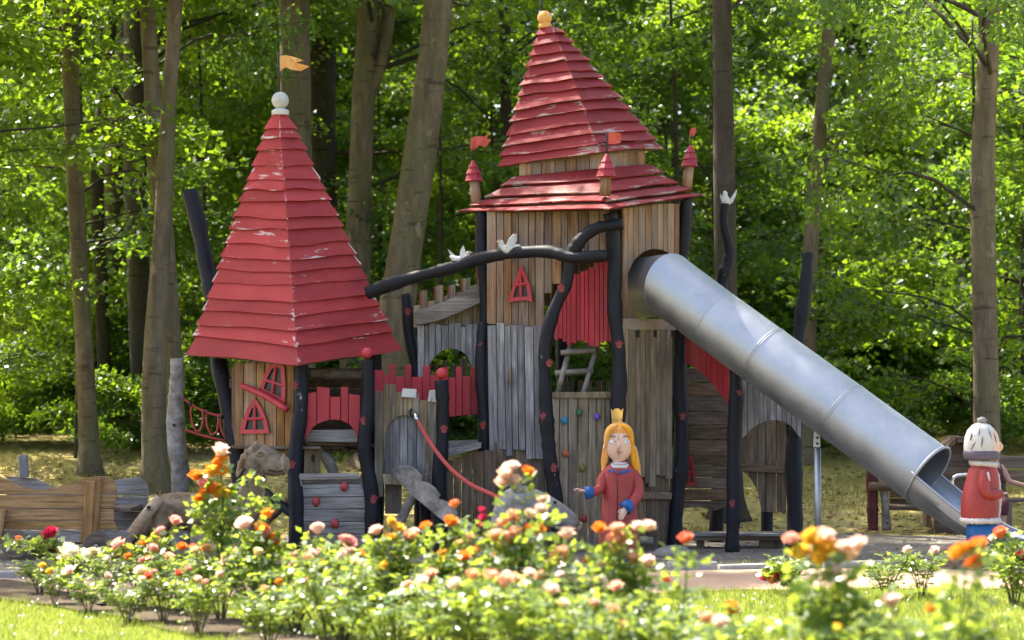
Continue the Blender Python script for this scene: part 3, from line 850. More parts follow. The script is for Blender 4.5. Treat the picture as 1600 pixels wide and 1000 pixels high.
# ------------------------------------------------------------------ castle builders
CR = random.Random(2024)
def widths(n, rng, j=0.25):
    w = [1 + rng.uniform(-j, j) for _ in range(n)]
    s = sum(w); acc = 0; out = [0.0]
    for q in w:
        acc += q / s; out.append(acc)
    return out
def vwall(parent, px0, Y0, px1, Y1, top, bot, n, mat, name='wall_plank', th=0.026, jt=0, jb=0, gap=1.0, follow=(False, False), slant=2, seed=1, proud=0.007, wj=0.25, lean=0.0):
    """upright planks side by side from (px0,Y0) to (px1,Y1); top and bot are photo heights, numbers or polylines"""
    rng = random.Random(seed)
    e = widths(n, rng, wj)
    A, B = at(px0, 600, Y0), at(px1, 600, Y1)
    d = Vector((B.x - A.x, B.y - A.y, 0)).normalized()
    nv = Vector((-d.y, d.x, 0))
    if nv.y < 0: nv = -nv
    out = []
    for i in range(n):
        a = px0 + (px1 - px0) * e[i] + gap / 2; b = px0 + (px1 - px0) * e[i + 1] - gap / 2
        Yf = lambda q: Y0 + (Y1 - Y0) * (q - px0) / (px1 - px0)
        xs = [a, (a + b) / 2, b]
        if follow[0]: tops = [(q, curve(top, q)) for q in xs]
        else:
            t = curve(top, xs[1]) + rng.uniform(-jt, jt); s = rng.uniform(-slant, slant) / 2
            tops = [(a, t - s), (b, t + s)]
        if follow[1]: bots = [(q, curve(bot, q)) for q in xs]
        else:
            t = curve(bot, xs[1]) + rng.uniform(-jb, jb); s = rng.uniform(-slant, slant) / 2
            bots = [(a, t - s), (b, t + s)]
        if min(q for _, q in bots) - max(q for _, q in tops) < 2: continue
        sh = rng.uniform(-proud, proud)
        pts = [at(q, y, Yf(q) + sh) for q, y in bots] + [at(q, y, Yf(q) + sh) for q, y in tops[::-1]]
        if lean:
            for p in pts[len(bots):]: p.x += lean * mpp(Y0)
        out.append(slab(name, pts, nv * th, mat, parent, 0.003))
    return out
def hwall(parent, px0, Y0, px1, Y1, y0, y1, n, mat, name='board', th=0.026, je=1.5, gap=1.0, seed=1, left=None, right=None, proud=0.006, wj=0.15):
    """lying boards from top y0 to bottom y1"""
    rng = random.Random(seed)
    e = widths(n, rng, wj)
    A, B = at(px0, 600, Y0), at(px1, 600, Y1)
    d = Vector((B.x - A.x, B.y - A.y, 0)).normalized()
    nv = Vector((-d.y, d.x, 0))
    if nv.y < 0: nv = -nv
    for i in range(n):
        ya = y0 + (y1 - y0) * e[i] + gap / 2; yb = y0 + (y1 - y0) * e[i + 1] - gap / 2
        l = (curve(left, (ya + yb) / 2) if left else px0) + rng.uniform(-je, je); r = (curve(right, (ya + yb) / 2) if right else px1) + rng.uniform(-je, je)
        Yf = lambda q: Y0 + (Y1 - Y0) * (q - px0) / (px1 - px0)
        s = rng.uniform(-.6, .6); sh = rng.uniform(-proud, proud)
        pts = [at(l, yb + s, Yf(l) + sh), at(r, yb - s, Yf(r) + sh), at(r, ya - s, Yf(r) + sh), at(l, ya + s, Yf(l) + sh)]
        slab(name, pts, nv * th, mat, parent, 0.003)
def pxslab(name, pix, Y, th, mat, parent, bevel=0.004):
    """slab cut to an outline; Y one depth or (Y at left, Y at right)"""
    xs = [p[0] for p in pix]
    x0, x1 = min(xs), max(xs)
    f = (lambda q: Y) if not isinstance(Y, tuple) else (lambda q: Y[0] + (Y[1] - Y[0]) * (q - x0) / max(x1 - x0, 1e-6))
    return slab(name, [at(x, y, f(x)) for x, y in pix], (0, th, 0), mat, parent, bevel)
def post(parent, pix, mat='post', seed=1, name='post', seg=12, rough=0.03):
    """pix: (px, py, Y, radius px)"""
    rng = random.Random(seed * 7 + 1)
    P, rs = smooth_path([at(x, y, Y) for x, y, Y, r in pix], [r * mpp(Y) for x, y, Y, r in pix], 8 if len(pix) > 2 else 1)
    if len(pix) == 2:
        a, b = P; P = [a.lerp(b, i / 10) for i in range(11)]; rs = [rs[0] + (rs[1] - rs[0]) * i / 10 for i in range(11)]
    ph = [rng.uniform(0, 6.28) for _ in range(3)]
    acc = 0.0; out = []
    for i in range(len(P)):
        if i: acc += (P[i] - P[i - 1]).length
        f = 1 + .07 * math.sin(acc * 7 + ph[0]) + .05 * math.sin(acc * 17 + ph[1])
        if rng.random() < .10: f += .13
        out.append(rs[i] * f)
        w = .012 * math.sin(acc * 5 + ph[2])
        P[i] = P[i] + Vector((w, 0, 0))
    return bar(name, P, out, M[mat], parent, seg, 1, rough, seed)
def ground_y(Y):
    return HORIZON + EYE / mpp(Y)
def paw(parent, px, py, Y, rpx, size=6.2, rot=0.0):
    """red bud-shaped mark carved round the front of a post: three petals over a pad"""
    bm = bmesh.new()
    R_ = rpx * mpp(Y); k = mpp(Y) * size * 1.0
    def patch(cx, cz, a, b, ang):
        n = 8
        ring = []
        for i in range(n):
            t = 2 * math.pi * i / n
            x = a * math.cos(t); z = b * math.sin(t)
            ring.append((cx + x * math.cos(ang) - z * math.sin(ang), cz + x * math.sin(ang) + z * math.cos(ang)))
        vs = []
        c0 = at(px, py, Y)
        for (x, z) in ring + [(cx, cz)]:
            x2 = x * math.cos(rot) - z * math.sin(rot); z2 = x * math.sin(rot) + z * math.cos(rot)
            x2 *= k; z2 *= k
            x2 = max(-R_ * .95, min(R_ * .95, x2))
            vs.append(bm.verts.new((c0.x + x2, c0.y - math.sqrt(max(R_ * R_ - x2 * x2, 0)) - 0.007, c0.z + z2)))
        for i in range(n): bm.faces.new((vs[i], vs[(i + 1) % n], vs[n]))
        # a little depth behind the patch
        bk = [bm.verts.new(v.co + Vector((0, 0.02, 0))) for v in vs[:n]]
        for i in range(n): bm.faces.new((vs[(i + 1) % n], vs[i], bk[i], bk[(i + 1) % n]))
    patch(-0.62, 0.12, 0.24, 0.60, 0.5)
    patch(-0.20, 0.48, 0.22, 0.62, 0.14)
    patch(0.26, 0.48, 0.22, 0.62, -0.14)
    patch(0.66, 0.12, 0.24, 0.58, -0.5)
    patch(0.0, -0.62, 0.66, 0.50, 0.0)
    return from_bm('paw_mark', bm, M['mark'], parent)
def roof(parent, top, base, ts, mat, seed, amp=0.011, flare=0.0):
    """four-sided board roof; top and base are corner points in the order left, near, right, back"""
    rng = random.Random(seed)
    top = [Vector(p) for p in top]; base = [Vector(p) for p in base]
    ctr = sum(base, Vector()) / 4; tc = sum(top, Vector()) / 4
    # inner solid added under the boards to stop light leaking between them
    bm = bmesh.new()
    a = [bm.verts.new(tc + (p - tc) * 0.6 - Vector((0, 0, .02))) for p in top]
    b = [bm.verts.new(ctr + (p - ctr) * 0.955) for p in base]
    bm.faces.new(a); bm.faces.new(b[::-1])
    for i in range(4):
        bm.faces.new((a[i], b[i], b[(i + 1) % 4], a[(i + 1) % 4]))
    rf = from_bm('roof', bm, M['brown_h'], parent)
    b0 = base_of(rf)
    def P(c0, c1, t, u):
        f = lambda c: top[c] + (base[c] - top[c]) * t + (Vector((0, 0, 1)) * flare * math.sin(math.pi * t) * -1)
        return f(c0) * (1 - u) + f(c1) * u
    NS = 8
    def fn(c0, c1):
        q = (P(c0, c1, 1, 1) - P(c0, c1, 1, 0)).cross(P(c0, c1, 0, .5) - P(c0, c1, 1, .5)).normalized()
        return q if q.dot(P(c0, c1, 1, .5) - ctr) > 0 else -q
    FN = [fn(0, 1), fn(1, 2), fn(2, 3), fn(3, 0)]
    MT_ = [(FN[c] + FN[c - 1]) / (1 + FN[c].dot(FN[c - 1])) for c in range(4)]
    lifts = [0.028 + rng.uniform(0, 0.014) for _ in ts]
    for c0, c1 in ((0, 1), (1, 2), (2, 3), (3, 0)):
        nrm = (P(c0, c1, 1, 1) - P(c0, c1, 1, 0)).cross(P(c0, c1, 0, .5) - P(c0, c1, 1, .5)).normalized()
        if nrm.dot(P(c0, c1, 1, .5) - ctr) < 0: nrm = -nrm
        slope = (P(c0, c1, 1, .5) - P(c0, c1, 0, .5)); slen = slope.length; sd = slope.normalized()
        wprev = [0.0] * NS
        for j in range(len(ts) - 1):
            t0, t1 = ts[j], ts[j + 1]
            ph, ph2, am, sk = rng.uniform(0, 6.28), rng.uniform(0, 6.28), rng.uniform(.4, 1.2) * amp, rng.uniform(-1, 1) * amp * 1.1
            fr = rng.uniform(3.0, 5.5)
            lift = lifts[j]
            U, L, L2, U2 = [], [], [], []
            last = j == len(ts) - 2
            ln = (P(c0, c1, t1, 1) - P(c0, c1, t1, 0)).length
            cup = rng.uniform(-.004, 0.012)
            for s in range(NS):
                u = s / (NS - 1)
                ue = -0.003 / max(ln, .05) + u * (1 + 0.006 / max(ln, .05))
                w = am * math.sin(u * fr + ph) + 0.5 * am * math.sin(u * 9 + ph2) + sk * (u - .5)
                w *= min(1.0, ln / 0.6)
                pu = P(c0, c1, max(t0 - 0.012, 0.0), ue) + nrm * 0.004
                pl = P(c0, c1, t1, ue) + sd * w + MT_[c0].lerp(MT_[c1], u) * lift + nrm * cup * (1 - abs(2 * u - 1) ** 2)
                U.append(pu); L.append(pl); L2.append(pl - nrm * 0.018); U2.append(pu - nrm * 0.010)
            V = [p - b0 for p in U + L + L2 + U2]
            Fc, uv, uvn = [], [], []
            wid = (t1 - t0) * slen
            def quad(i0, i1, i2, i3, c):
                Fc.append((i0, i1, i2, i3)); uvn.extend(c); uv.extend([(x * ln, y * wid) for x, y in c])
            for s in range(NS - 1):
                u0, u1 = s / (NS - 1), (s + 1) / (NS - 1)
                quad(s, NS + s, NS + s + 1, s + 1, [(u0, 0), (u0, 1), (u1, 1), (u1, 0)])
                quad(NS + s, 2 * NS + s, 2 * NS + s + 1, NS + s + 1, [(u0, .93), (u0, .93), (u1, .93), (u1, .93)])
                quad(2 * NS + s, 3 * NS + s, 3 * NS + s + 1, 2 * NS + s + 1, [(u0, .5)] * 4)
            for s in (0, NS - 1):
                quad(s, 3 * NS + s, 2 * NS + s, NS + s, [(s / (NS - 1), .5)] * 4)
            me = bpy.data.meshes.new('roof_board')
            me.from_pydata([tuple(v) for v in V], [], Fc)
            for nm, dat in (('uv', uv), ('uvn', uvn)):
                lay = me.uv_layers.new(name=nm)
                lay.data.foreach_set('uv', np.array(dat, dtype=np.float32).ravel())
            me.materials.append(mat)
            bm = bmesh.new(); bm.from_mesh(me); bmesh.ops.recalc_face_normals(bm, faces=bm.faces); bm.to_mesh(me); bm.free()
            link(bpy.data.objects.new('roof_board', me), rf)
    return rf
def gothic(name, parent, outline, Y, fr, bars, mat='red_bright', th=0.035):
    fr *= 1.25; bars = [(a, b, w * 1.3) for a, b, w in bars]
    """window: frame ring along an outline (photo points), cross bars and a dark pane"""
    n = len(outline)
    cx = sum(p[0] for p in outline) / n; cy = sum(p[1] for p in outline) / n
    f = (lambda q: Y) if not isinstance(Y, tuple) else (lambda q: Y[0] + (Y[1] - Y[0]) * (q - Y[2]) / (Y[3] - Y[2]))
    # inward offset
    inner = []
    area = sum(outline[i][0] * outline[(i + 1) % n][1] - outline[(i + 1) % n][0] * outline[i][1] for i in range(n))
    sg = 1 if area > 0 else -1
    for i in range(n):
        p0, p1, p2 = outline[i - 1], outline[i], outline[(i + 1) % n]
        def nrm(a, b):
            dx, dy = b[0] - a[0], b[1] - a[1]; l = math.hypot(dx, dy) or 1
            return (-dy / l * sg, dx / l * sg)
        n1, n2 = nrm(p0, p1), nrm(p1, p2)
        bx, by = n1[0] + n2[0], n1[1] + n2[1]; l2 = bx * bx + by * by
        k = 2 * fr / max(l2, 0.8)
        inner.append((p1[0] + bx * k, p1[1] + by * k))
    bm = bmesh.new()
    def V(p, dy): return bm.verts.new(at(p[0], p[1], f(p[0])) + Vector((0, dy, 0)))
    of, ob = [V(p, 0) for p in outline], [V(p, th) for p in outline]
    jf, jb = [V(p, 0.004) for p in inner], [V(p, th) for p in inner]
    for i in range(n):
        k = (i + 1) % n
        bm.faces.new((of[i], of[k], jf[k], jf[i])); bm.faces.new((of[k], of[i], ob[i], ob[k]))
        bm.faces.new((jf[i], jf[k], jb[k], jb[i])); bm.faces.new((ob[i], jb[i], jb[k], ob[k]))
    w = from_bm(name, bm, M[mat], parent)
    for (a, b, wd) in bars:
        bar('window_bar', [at(a[0], a[1], f(a[0])) + Vector((0, th * .45, 0)), at(b[0], b[1], f(b[0])) + Vector((0, th * .45, 0))], wd * mpp(f(a[0])), M[mat], w, 6, 1, smooth=False)
    bm = bmesh.new()
    add_prism(bm, [at(p[0], p[1], f(p[0])) + Vector((0, th * .7, 0)) for p in inner], (0, 0.006, 0))
    from_bm('shade_panel', bm, M['shade_panel'], w)  # dark panel closes the opening, its colour painting the dim interior
    return w
def flag(parent, pix, Y, mat, amp=0.02, th=0.018):
    """carved wooden pennant"""
    bm = bmesh.new()
    x0 = pix[0][0]
    pts = []
    for (x, y) in pix:
        p = at(x, y, Y); p.y += amp * math.sin((x - x0) * 0.22); pts.append(p)
    add_prism(bm, pts, (0, th, 0))
    bmesh.ops.triangulate(bm, faces=bm.faces)
    return from_bm('pennant', bm, M[mat], parent)
GR = 'parts of the wooden play castle'

# ------------------------------------------------------------------ left tower: tall red pyramid over a crooked hut
LT = thing('play_tower', 'left castle tower with one tall red pyramid roof over a crooked hut', 'play tower', (at(462, 850, 0.4).x, 0.4, 0), GR)
bL, bN, bRt = at(298, 556, 0.55), at(466, 573, -0.55), at(622, 549, 0.6)
bB = bL + bRt - bN + Vector((0, 0, 0.05))
apx = at(437, 180, 0.5)
tt = [apx + Vector((math.cos(a) * .075, math.sin(a) * .075, 0)) for a in (math.pi, -math.pi / 2, 0, math.pi / 2)]
lines = [180, 204.6, 220, 239, 265, 287, 304, 322.6, 348.6, 366.8, 391, 413.6, 432, 452.6, 478.6, 499, 522.8, 543.6, 573]
LTroof = roof(LT, tt, [bL, bN, bRt, bB], [(y - 180) / 393 for y in lines], M['roof_a'], 4, .011)
def ribbed_ball(name, c, r, mat, parent, ribs=9):
    bm = bmesh.new()
    bmesh.ops.create_uvsphere(bm, u_segments=ribs * 4, v_segments=12, radius=r)
    for v in bm.verts:
        a = math.atan2(v.co.y, v.co.x); k = 1 - 0.06 * (abs(math.cos(a * ribs / 2)) ** 8)
        v.co.x *= k; v.co.y *= k
    bmesh.ops.translate(bm, verts=bm.verts, vec=c)
    return from_bm(name, bm, mat, parent, True)
bm = bmesh.new(); c = at(438, 174, 0.5)
add_loft(bm, [(c.x, c.y, c.z - .04, .09, .09), (c.x, c.y, c.z, .095, .095), (c.x, c.y, c.z + .012, .085, .085), (c.x, c.y, c.z + .03, .05, .05)], 14)
from_bm('finial_base', bm, M['white_paint'], LT)
ribbed_ball('finial_ball', at(438, 157, 0.5), 13.5 * mpp(.5), M['white_paint'], LT)
bar('flag_pole', [at(436, 146, 0.5), at(435, 82, 0.5)], 0.012, M['iron'], LT, 6, 1)
flag(LT, [(437, 87), (448, 86), (463, 90), (474, 94), (462, 98), (484, 104), (470, 110), (455, 109), (446, 104), (437, 111)], 0.5, 'yellow_paint', 0.025, 0.022)
# frame posts
post(LT, [(295, 298, 1.5, 12), (318, 390, 1.4, 13), (334, 470, 1.25, 13), (345, 575, .75, 13), (360, 660, .62, 13.5), (375, 730, .55, 13.5), (380, ground_y(.5) + 6, .5, 14)], seed=3)
post(LT, [(472, 560, -.15, 11), (468, 640, -.2, 11), (462, 720, -.22, 12), (463, 790, -.24, 12), (459, ground_y(-.25) + 6, -.25, 12.5)], seed=4)
post(LT, [(585, 540, .75, 10), (588, 700, .8, 10), (588, ground_y(.8) + 5, .8, 11)], seed=5)
post(LT, [(470, 545, 1.5, 10), (468, 700, 1.55, 10), (470, ground_y(1.6) + 5, 1.6, 11)], seed=6)
# hut: front left wall, crooked
vwall(LT, 366, .42, 459, -.12, [(360, 566), (470, 568)], [(360, 690), (375, 703), (470, 708)], 6, M['honey_v'], seed=8, jb=1.5, gap=1.3)
vwall(LT, 361, .52, 372, .44, 572, 700, 1, M['tan_v'], seed=9)
hwall(LT, 470, 1.25, 585, .95, 575, 690, 7, M['brown_h'], 'wall_board', seed=10)
hwall(LT, 362, .62, 468, 1.5, 575, 705, 8, M['brown_h'], 'wall_board', seed=11)
# hut floor boards
for i in range(7):
    y0 = -0.12 + i * .215
    half = 0.72 * (1 - abs(i - 3) / 3.4) + .22
    z = at(0, 697, 0).z
    cx = LT.location.x + .03 * i
    slab('floor_board', [(cx - half, y0, z - .03), (cx + half, y0, z - .03), (cx + half, y0 + .205, z - .03), (cx - half, y0 + .205, z - .03)], (0, 0, .03), M['brown_h'], LT)
Yl = (.42, -.12, 366, 459)
def Yw(q, dy=-.045): return (Yl[0] + dy, Yl[1] + dy, Yl[2], Yl[3])
gothic('window', LT, [(374, 678), (380, 655), (387, 637), (398, 621), (408, 636), (416, 655), (421, 677)], Yw(0), 5, [((398, 630), (398, 676), 2), ((384, 655), (412, 654), 2)])
gothic('window', LT, [(404, 610), (413, 585), (420, 572), (430, 566), (444, 572), (446, 600), (445, 631)], Yw(0), 5, [((431, 572), (425, 618), 2), ((411, 593), (445, 603), 2)])
bar('red_stick', [at(377, 602, .24), at(415, 619, .02), at(448, 640, -.20)], 5 * mpp(0), M['red_bright'], LT, 10, 3, .02)
# opening on the right-hand side: dark log, parapet of red planks with an arch, shelf
post(LT, [(482, 583, .35, 8), (520, 584, .45, 9), (563, 586, .5, 8)], 'brown_h', 8, 'lintel_log')
top_r = [(475, 612), (495, 615), (495.1, 605), (515, 605), (515.1, 620), (532, 620), (532.1, 604), (545, 605), (545.1, 616), (566, 618)]
arch_r = [(474, 690), (477, 688), (482, 676), (490, 666), (505, 658), (520, 655), (535, 657), (548, 664), (556, 674), (560, 688), (563, 690)]
e = [475, 494.5, 515.5, 532, 544.5, 563]
for i in range(5):
    a, b = e[i] + .5, e[i + 1] - .5
    xs = [a + (b - a) * q / 4 for q in range(5)]
    t0 = curve(top_r, (a + b) / 2)
    sl = (-3, 2, 0, 0, 2)[i]
    pts = [at(q, curve(arch_r, q), -.17 + .02 * (i % 2)) for q in xs] + [at(b, t0 + sl / 2, -.17 + .02 * (i % 2)), at(a + (3 if i == 0 else 0), t0 - sl / 2, -.17 + .02 * (i % 2))]
    slab('parapet_plank', pts, (0, .024, 0), M['red_bright'], LT, .003)
pxslab('shelf_board', [(478, 690), (566, 691), (566, 671), (480, 672)], -.10, .05, M['grey_h'], LT)
hwall(LT, 478, -.05, 566, .0, 690, 697, 1, M['brown_h'], 'ceiling_board', th=.6, seed=12)
for q in range(4):
    x = 505 + q * 14
    pxslab('ceiling_slat', [(x, 705 + q), (x + 11, 705 + q), (x + 11, 699 + q), (x, 699 + q)], .2, .6, M['brown_h'], LT)
o = pxslab('key_plank', [(475, 741), (500, 741), (501, 697), (476, 696)], -.02, .03, M['drab_v'], LT)
bm = bmesh.new(); add_tube(bm, [at(489, 716, -.035), at(489, 716, -.02)], 0.018, 10, 1); 
for v in bm.verts: v.co.z = at(0, 716, -.03).z + (v.co.z - at(0, 716, -.03).z) * 2.3
from_bm('key_hole', bm, M['dark'], LT)
post(LT, [(503, 708, .15, 7), (512, 722, .1, 9), (524, 748, .05, 10)], 'log', 14, 'grey_log')
for (x, y, Y, r, s) in [(349, 593, .72, 12.5, 6.5), (462, 602, -.2, 10.5, 5.5), (457, 725, -.22, 11.5, 6.2), (374, 672, .6, 13, 5)]:
    paw(LT, x, y, Y, r, s)
# dark braces left of the near post
post(LT, [(395, 752, .2, 6), (430, 783, -.05, 6.5), (460, 806, -.2, 6.5)], 'post', 15, 'brace')
post(LT, [(380, 846, .35, 5), (420, 812, .2, 5.5), (460, 772, .05, 5.5)], 'brown_h', 16, 'brace')

# ------------------------------------------------------------------ climbing box
CB = thing('climbing_box', 'grey plank climbing box with red grips under the left tower', 'climbing wall', (at(518, 850, -.25).x, -.25, 0), GR)
hwall(CB, 464, -.27, 571, -.27, 756, 852, 5, M['grey_h'], seed=20, je=1.0)
hwall(CB, 472, -.26, 571, -.26, 745, 756, 1, M['grey_h'], seed=21)
pxslab('rim_board', [(468, 750), (561, 749), (561, 739), (468, 740)], -.31, .03, M['grey_h'], CB)
hwall(CB, 470, .25, 571, .25, 745, 850, 5, M['brown_h'], seed=22)
pxslab('end_board', [(464, 760), (472, 760), (472, 741), (464, 743)], -.28, .5, M['grey_h'], CB)
pxslab('end_board', [(563, 760), (571, 760), (571, 740), (563, 741)], -.28, .5, M['grey_h'], CB)
def hold(parent, px, py, Y, mat, r=6.5, seed=0):
    rng = random.Random(seed)
    bm = bmesh.new()
    bmesh.ops.create_icosphere(bm, subdivisions=2, radius=r * mpp(Y))
    for v in bm.verts:
        v.co.y *= .75; v.co.z *= 1.2
        v.co *= 1 + .14 * math.sin(v.co.x * 170 + seed) * math.cos(v.co.z * 150 + seed * 2)
    bmesh.ops.translate(bm, verts=bm.verts, vec=at(px, py, Y))
    return from_bm('climbing_hold', bm, M[mat], parent, True)
for i, (x, y) in enumerate([(538, 760), (494, 784), (523, 818), (480, 836)]): hold(CB, x, y, -.285, 'holdred', 6.5, i)

# ------------------------------------------------------------------ gatehouse: two ball-topped posts, arched door, red battlement
GH = thing('castle_gatehouse', 'castle gatehouse with arched grey door between two ball-topped black posts', 'gatehouse', (at(632, 850, 0).x, 0, 0), GR)
for (px, yt, Y, sd, pts) in [(573, 560, -.28, 30, [(573, 562), (574, 640), (571, 700), (579, 770), (581, 0)]), (690, 592, -.30, 31, [(690, 594), (691, 680), (688, 740), (688, 800), (686, 0)])]:
    q = [(x, (y if y else ground_y(Y) + 5), Y, 10 + (y == 0 or y > 690) * 1.2) for x, y in pts]
    post(GH, q, seed=sd)
    ball('post_ball', at(px, yt - 8, Y), 9.5 * mpp(Y), M['red_bright'], GH, 1, 1, .95)
for (x, y, Y, r, s) in [(569, 657, -.28, 10, 6.2), (584, 779, -.28, 11, 6.5), (694, 670, -.30, 10, 6.2)]: paw(GH, x, y, Y, r, s)
dtop = [(585, 612), (598, 610), (598.1, 599), (618, 601), (618.1, 612), (640, 615), (655, 614), (655.1, 625), (681, 626)]
arch_d = [(585, 778), (599, 778), (600, 742), (600.3, 690), (605, 668), (614, 655), (626, 649), (640, 649), (652, 655), (660, 668), (665, 690), (665.3, 742), (682, 742), (683, 760)]
e = [585, 599, 608, 619, 630, 644, 655, 667, 682]
for i in range(len(e) - 1):
    a, b = e[i] + .5, e[i + 1] - .5
    xs = [a + (b - a) * q / 3 for q in range(4)]
    t0 = curve(dtop, (a + b) / 2)
    bots = [(q, curve(arch_d, q)) for q in xs] if 0 < i < 7 else [(a, (778, 0, 0, 0, 0, 0, 0, 762)[i]), (b, (776, 0, 0, 0, 0, 0, 0, 757)[i])]
    if i in (1, 6):
        bots = [(q, min(y, 742)) for q, y in bots]
    s = CR.uniform(-.006, .006)
    slab('gate_plank', [at(q, y, -.12 + s) for q, y in bots] + [at(b, t0 + CR.uniform(-1, 1), -.12 + s), at(a, t0 + CR.uniform(-1, 1), -.12 + s)], (0, .026, 0), M['drab_v'], GH, .003)
# the door itself, set back: arched bluish planks
door = bpy.data.objects.new('door', None); link(door, GH)
e = [598, 614, 625, 637, 651, 667]
arch_in = [(598, 690), (603, 668), (612, 654), (626, 646), (640, 646), (653, 653), (662, 668), (667, 690)]
for i in range(5):
    a, b = e[i] + .4, e[i + 1] - .4
    xs = [a + (b - a) * q / 3 for q in range(4)]
    slab('door_plank', [at(a, 741, -.07), at(b, 741, -.07)] + [at(q, curve(arch_in, q), -.07) for q in xs[::-1]], (0, .022, 0), M['grey_v'], door, .003)
pxslab('sill_beam', [(600, 757), (668, 757), (668, 741), (600, 741)], -.16, .14, M['drab_v'], GH)
vwall(GH, 601, -.03, 628, -.03, 757, 803, 1, M['brown_v'], 'apron_plank', seed=33)
vwall(GH, 655, -.02, 684, -.02, 757, 845, 2, M['brown_v'], 'apron_plank', seed=34)
pxslab('white_board', [(627, 620), (650, 622), (651, 608), (629, 607)], -.16, .02, M['white_paint'], GH)
pxslab('white_board', [(668, 627), (690, 630), (689, 608), (671, 610)], -.16, .02, M['white_paint'], GH)
post(GH, [(664, ground_y(.0) + 4, 0, 9), (663, 760, 0, 9)], seed=36)
# battlement of red planks, behind the gate and round to the main tower
mer = [585, 600, 607, 618, 632, 643, 660, 672, 688, 700, 712, 722, 735, 747]
mt = [578, 586, 569, 588, 570, 589, 572, 586, 574, 590, 573, 588, 574]
for i in range(len(mer) - 1):
    Y0 = .32 if mer[i] < 690 else .32 + (mer[i] - 690) * .002
    b = 632 if mer[i] < 690 else 652 - (mer[i] - 690) * .10
    if mer[i] < 690: b = 627 + CR.uniform(-3, 8)
    pxslab('battlement_plank', [(mer[i] + .25, b), (mer[i + 1] - .25, b), (mer[i + 1] - .25, mt[i]), (mer[i] + .25, mt[i])], Y0, .026, M['red'], GH)
# bridge deck behind the gate and the round plank wall below it
for i in range(6):
    pxslab('deck_board', [(695 - i * 1, 716 - i * 4.4), (752 - i * 0, 700 - i * 2.0), (752, 697 - i * 2.0), (694 - i * 1, 712 - i * 4.4)], (-.25 + i * .12, -.2 + i * .12), .115, M['grey_h'], GH)
pxslab('deck_beam', [(696, 700), (752, 700), (752, 690), (696, 690)], .42, .06, M['grey_h'], GH)
vwall(GH, 692, -.16, 775, -.02, [(690, 722), (752, 704), (780, 703)], ground_y(0) + 2, 5, M['brown_v'], 'base_plank', seed=37, gap=1.2)

# notched log stair and its support
LS = thing('log_stair', 'notched grey log used as steps up to the arched door', 'log steps', (at(690, 840, -.7).x, -.7, 0))
prof = [(612, 740), (612, 733), (618, 728), (640, 727), (652, 735), (661, 748), (647, 753), (668, 754), (680, 763), (689, 776), (674, 781), (696, 783), (708, 792), (717, 805), (701, 809), (724, 811), (737, 821), (746, 834), (730, 838), (752, 841), (772, 872), (752, 876), (722, 840), (690, 812), (650, 779), (626, 756)]
pxslab('step_log', prof, (-.20, -1.05), .19, M['log'], LS, .016)
post(LS, [(607, ground_y(-.2) + 3, -.2, 8), (640, 785, -.3, 8), (655, 770, -.36, 7)], 'log', 41, 'prop')
# red rope from the gate to the carved animal
RP = thing('climbing_rope', 'taut red rope from the arched door down to the carved animal', 'rope', (at(787, ground_y(-1.2), -1.2).x, -1.2, 0))
bar('rope', [at(652, 656, -.20), at(665, 680, -.35), (at(683, 707, -.52)), at(705, 733, -.7), at(735, 757, -.95), at(765, 771, -1.15), at(786, 781, -1.3)], 3.3 * mpp(-.5), M['rope'], RP, 8, 4)
bar('clamp', [at(648, 647, -.19), at(653, 659, -.21)], 4.2 * mpp(0), M['chrome'], RP, 8, 1)
bar('shackle', [at(643, 640, -.14), at(640, 645, -.2), at(646, 651, -.19)], 2.2 * mpp(0), M['iron'], RP, 6, 3)
bar('clamp', [at(781, 779, -1.27), at(788, 782, -1.32)], 4.0 * mpp(-1), M['chrome'], RP, 8, 1)

# ------------------------------------------------------------------ plank bridge section between gatehouse and main tower
BR = thing('castle_bridge', 'pale plank bridge wall with arch and slanted beam between the towers', 'play bridge', (at(700, 850, .7).x, .7, 0), GR)
post(BR, [(632, 460, .95, 8.5), (641, 520, .9, 9.5), (650, 580, .85, 10), (655, 700, .85, 10), (656, ground_y(.85) + 4, .85, 11)], seed=50)
paw(BR, 638, 487, .92, 9, 5.6)
post(BR, [(754, 505, .35, 9), (754, 600, .3, 10), (756, 700, .3, 10), (757, ground_y(.3) + 4, .3, 11)], seed=51)
paw(BR, 752, 541, .34, 9.5, 6); paw(BR, 755, 664, .3, 10, 6)
# arched panel
atop = [(652, 508), (664, 512), (676, 506), (690, 509), (703, 504), (716, 503), (728, 514), (737, 505), (748, 505)]
abot = [(652, 590), (664, 588), (668, 575), (675, 562), (686, 551), (700, 545), (714, 545), (726, 552), (733, 562), (738, 576), (742, 586), (750, 590)]
vwall(BR, 652, .62, 748, .55, atop, abot, 10, M['grey_v'], 'arch_plank', seed=52, jt=2, follow=(False, True))
pxslab('cross_board', [(652, 540), (700, 540), (704, 528), (652, 528)], .66, .02, M['grey_h'], BR)
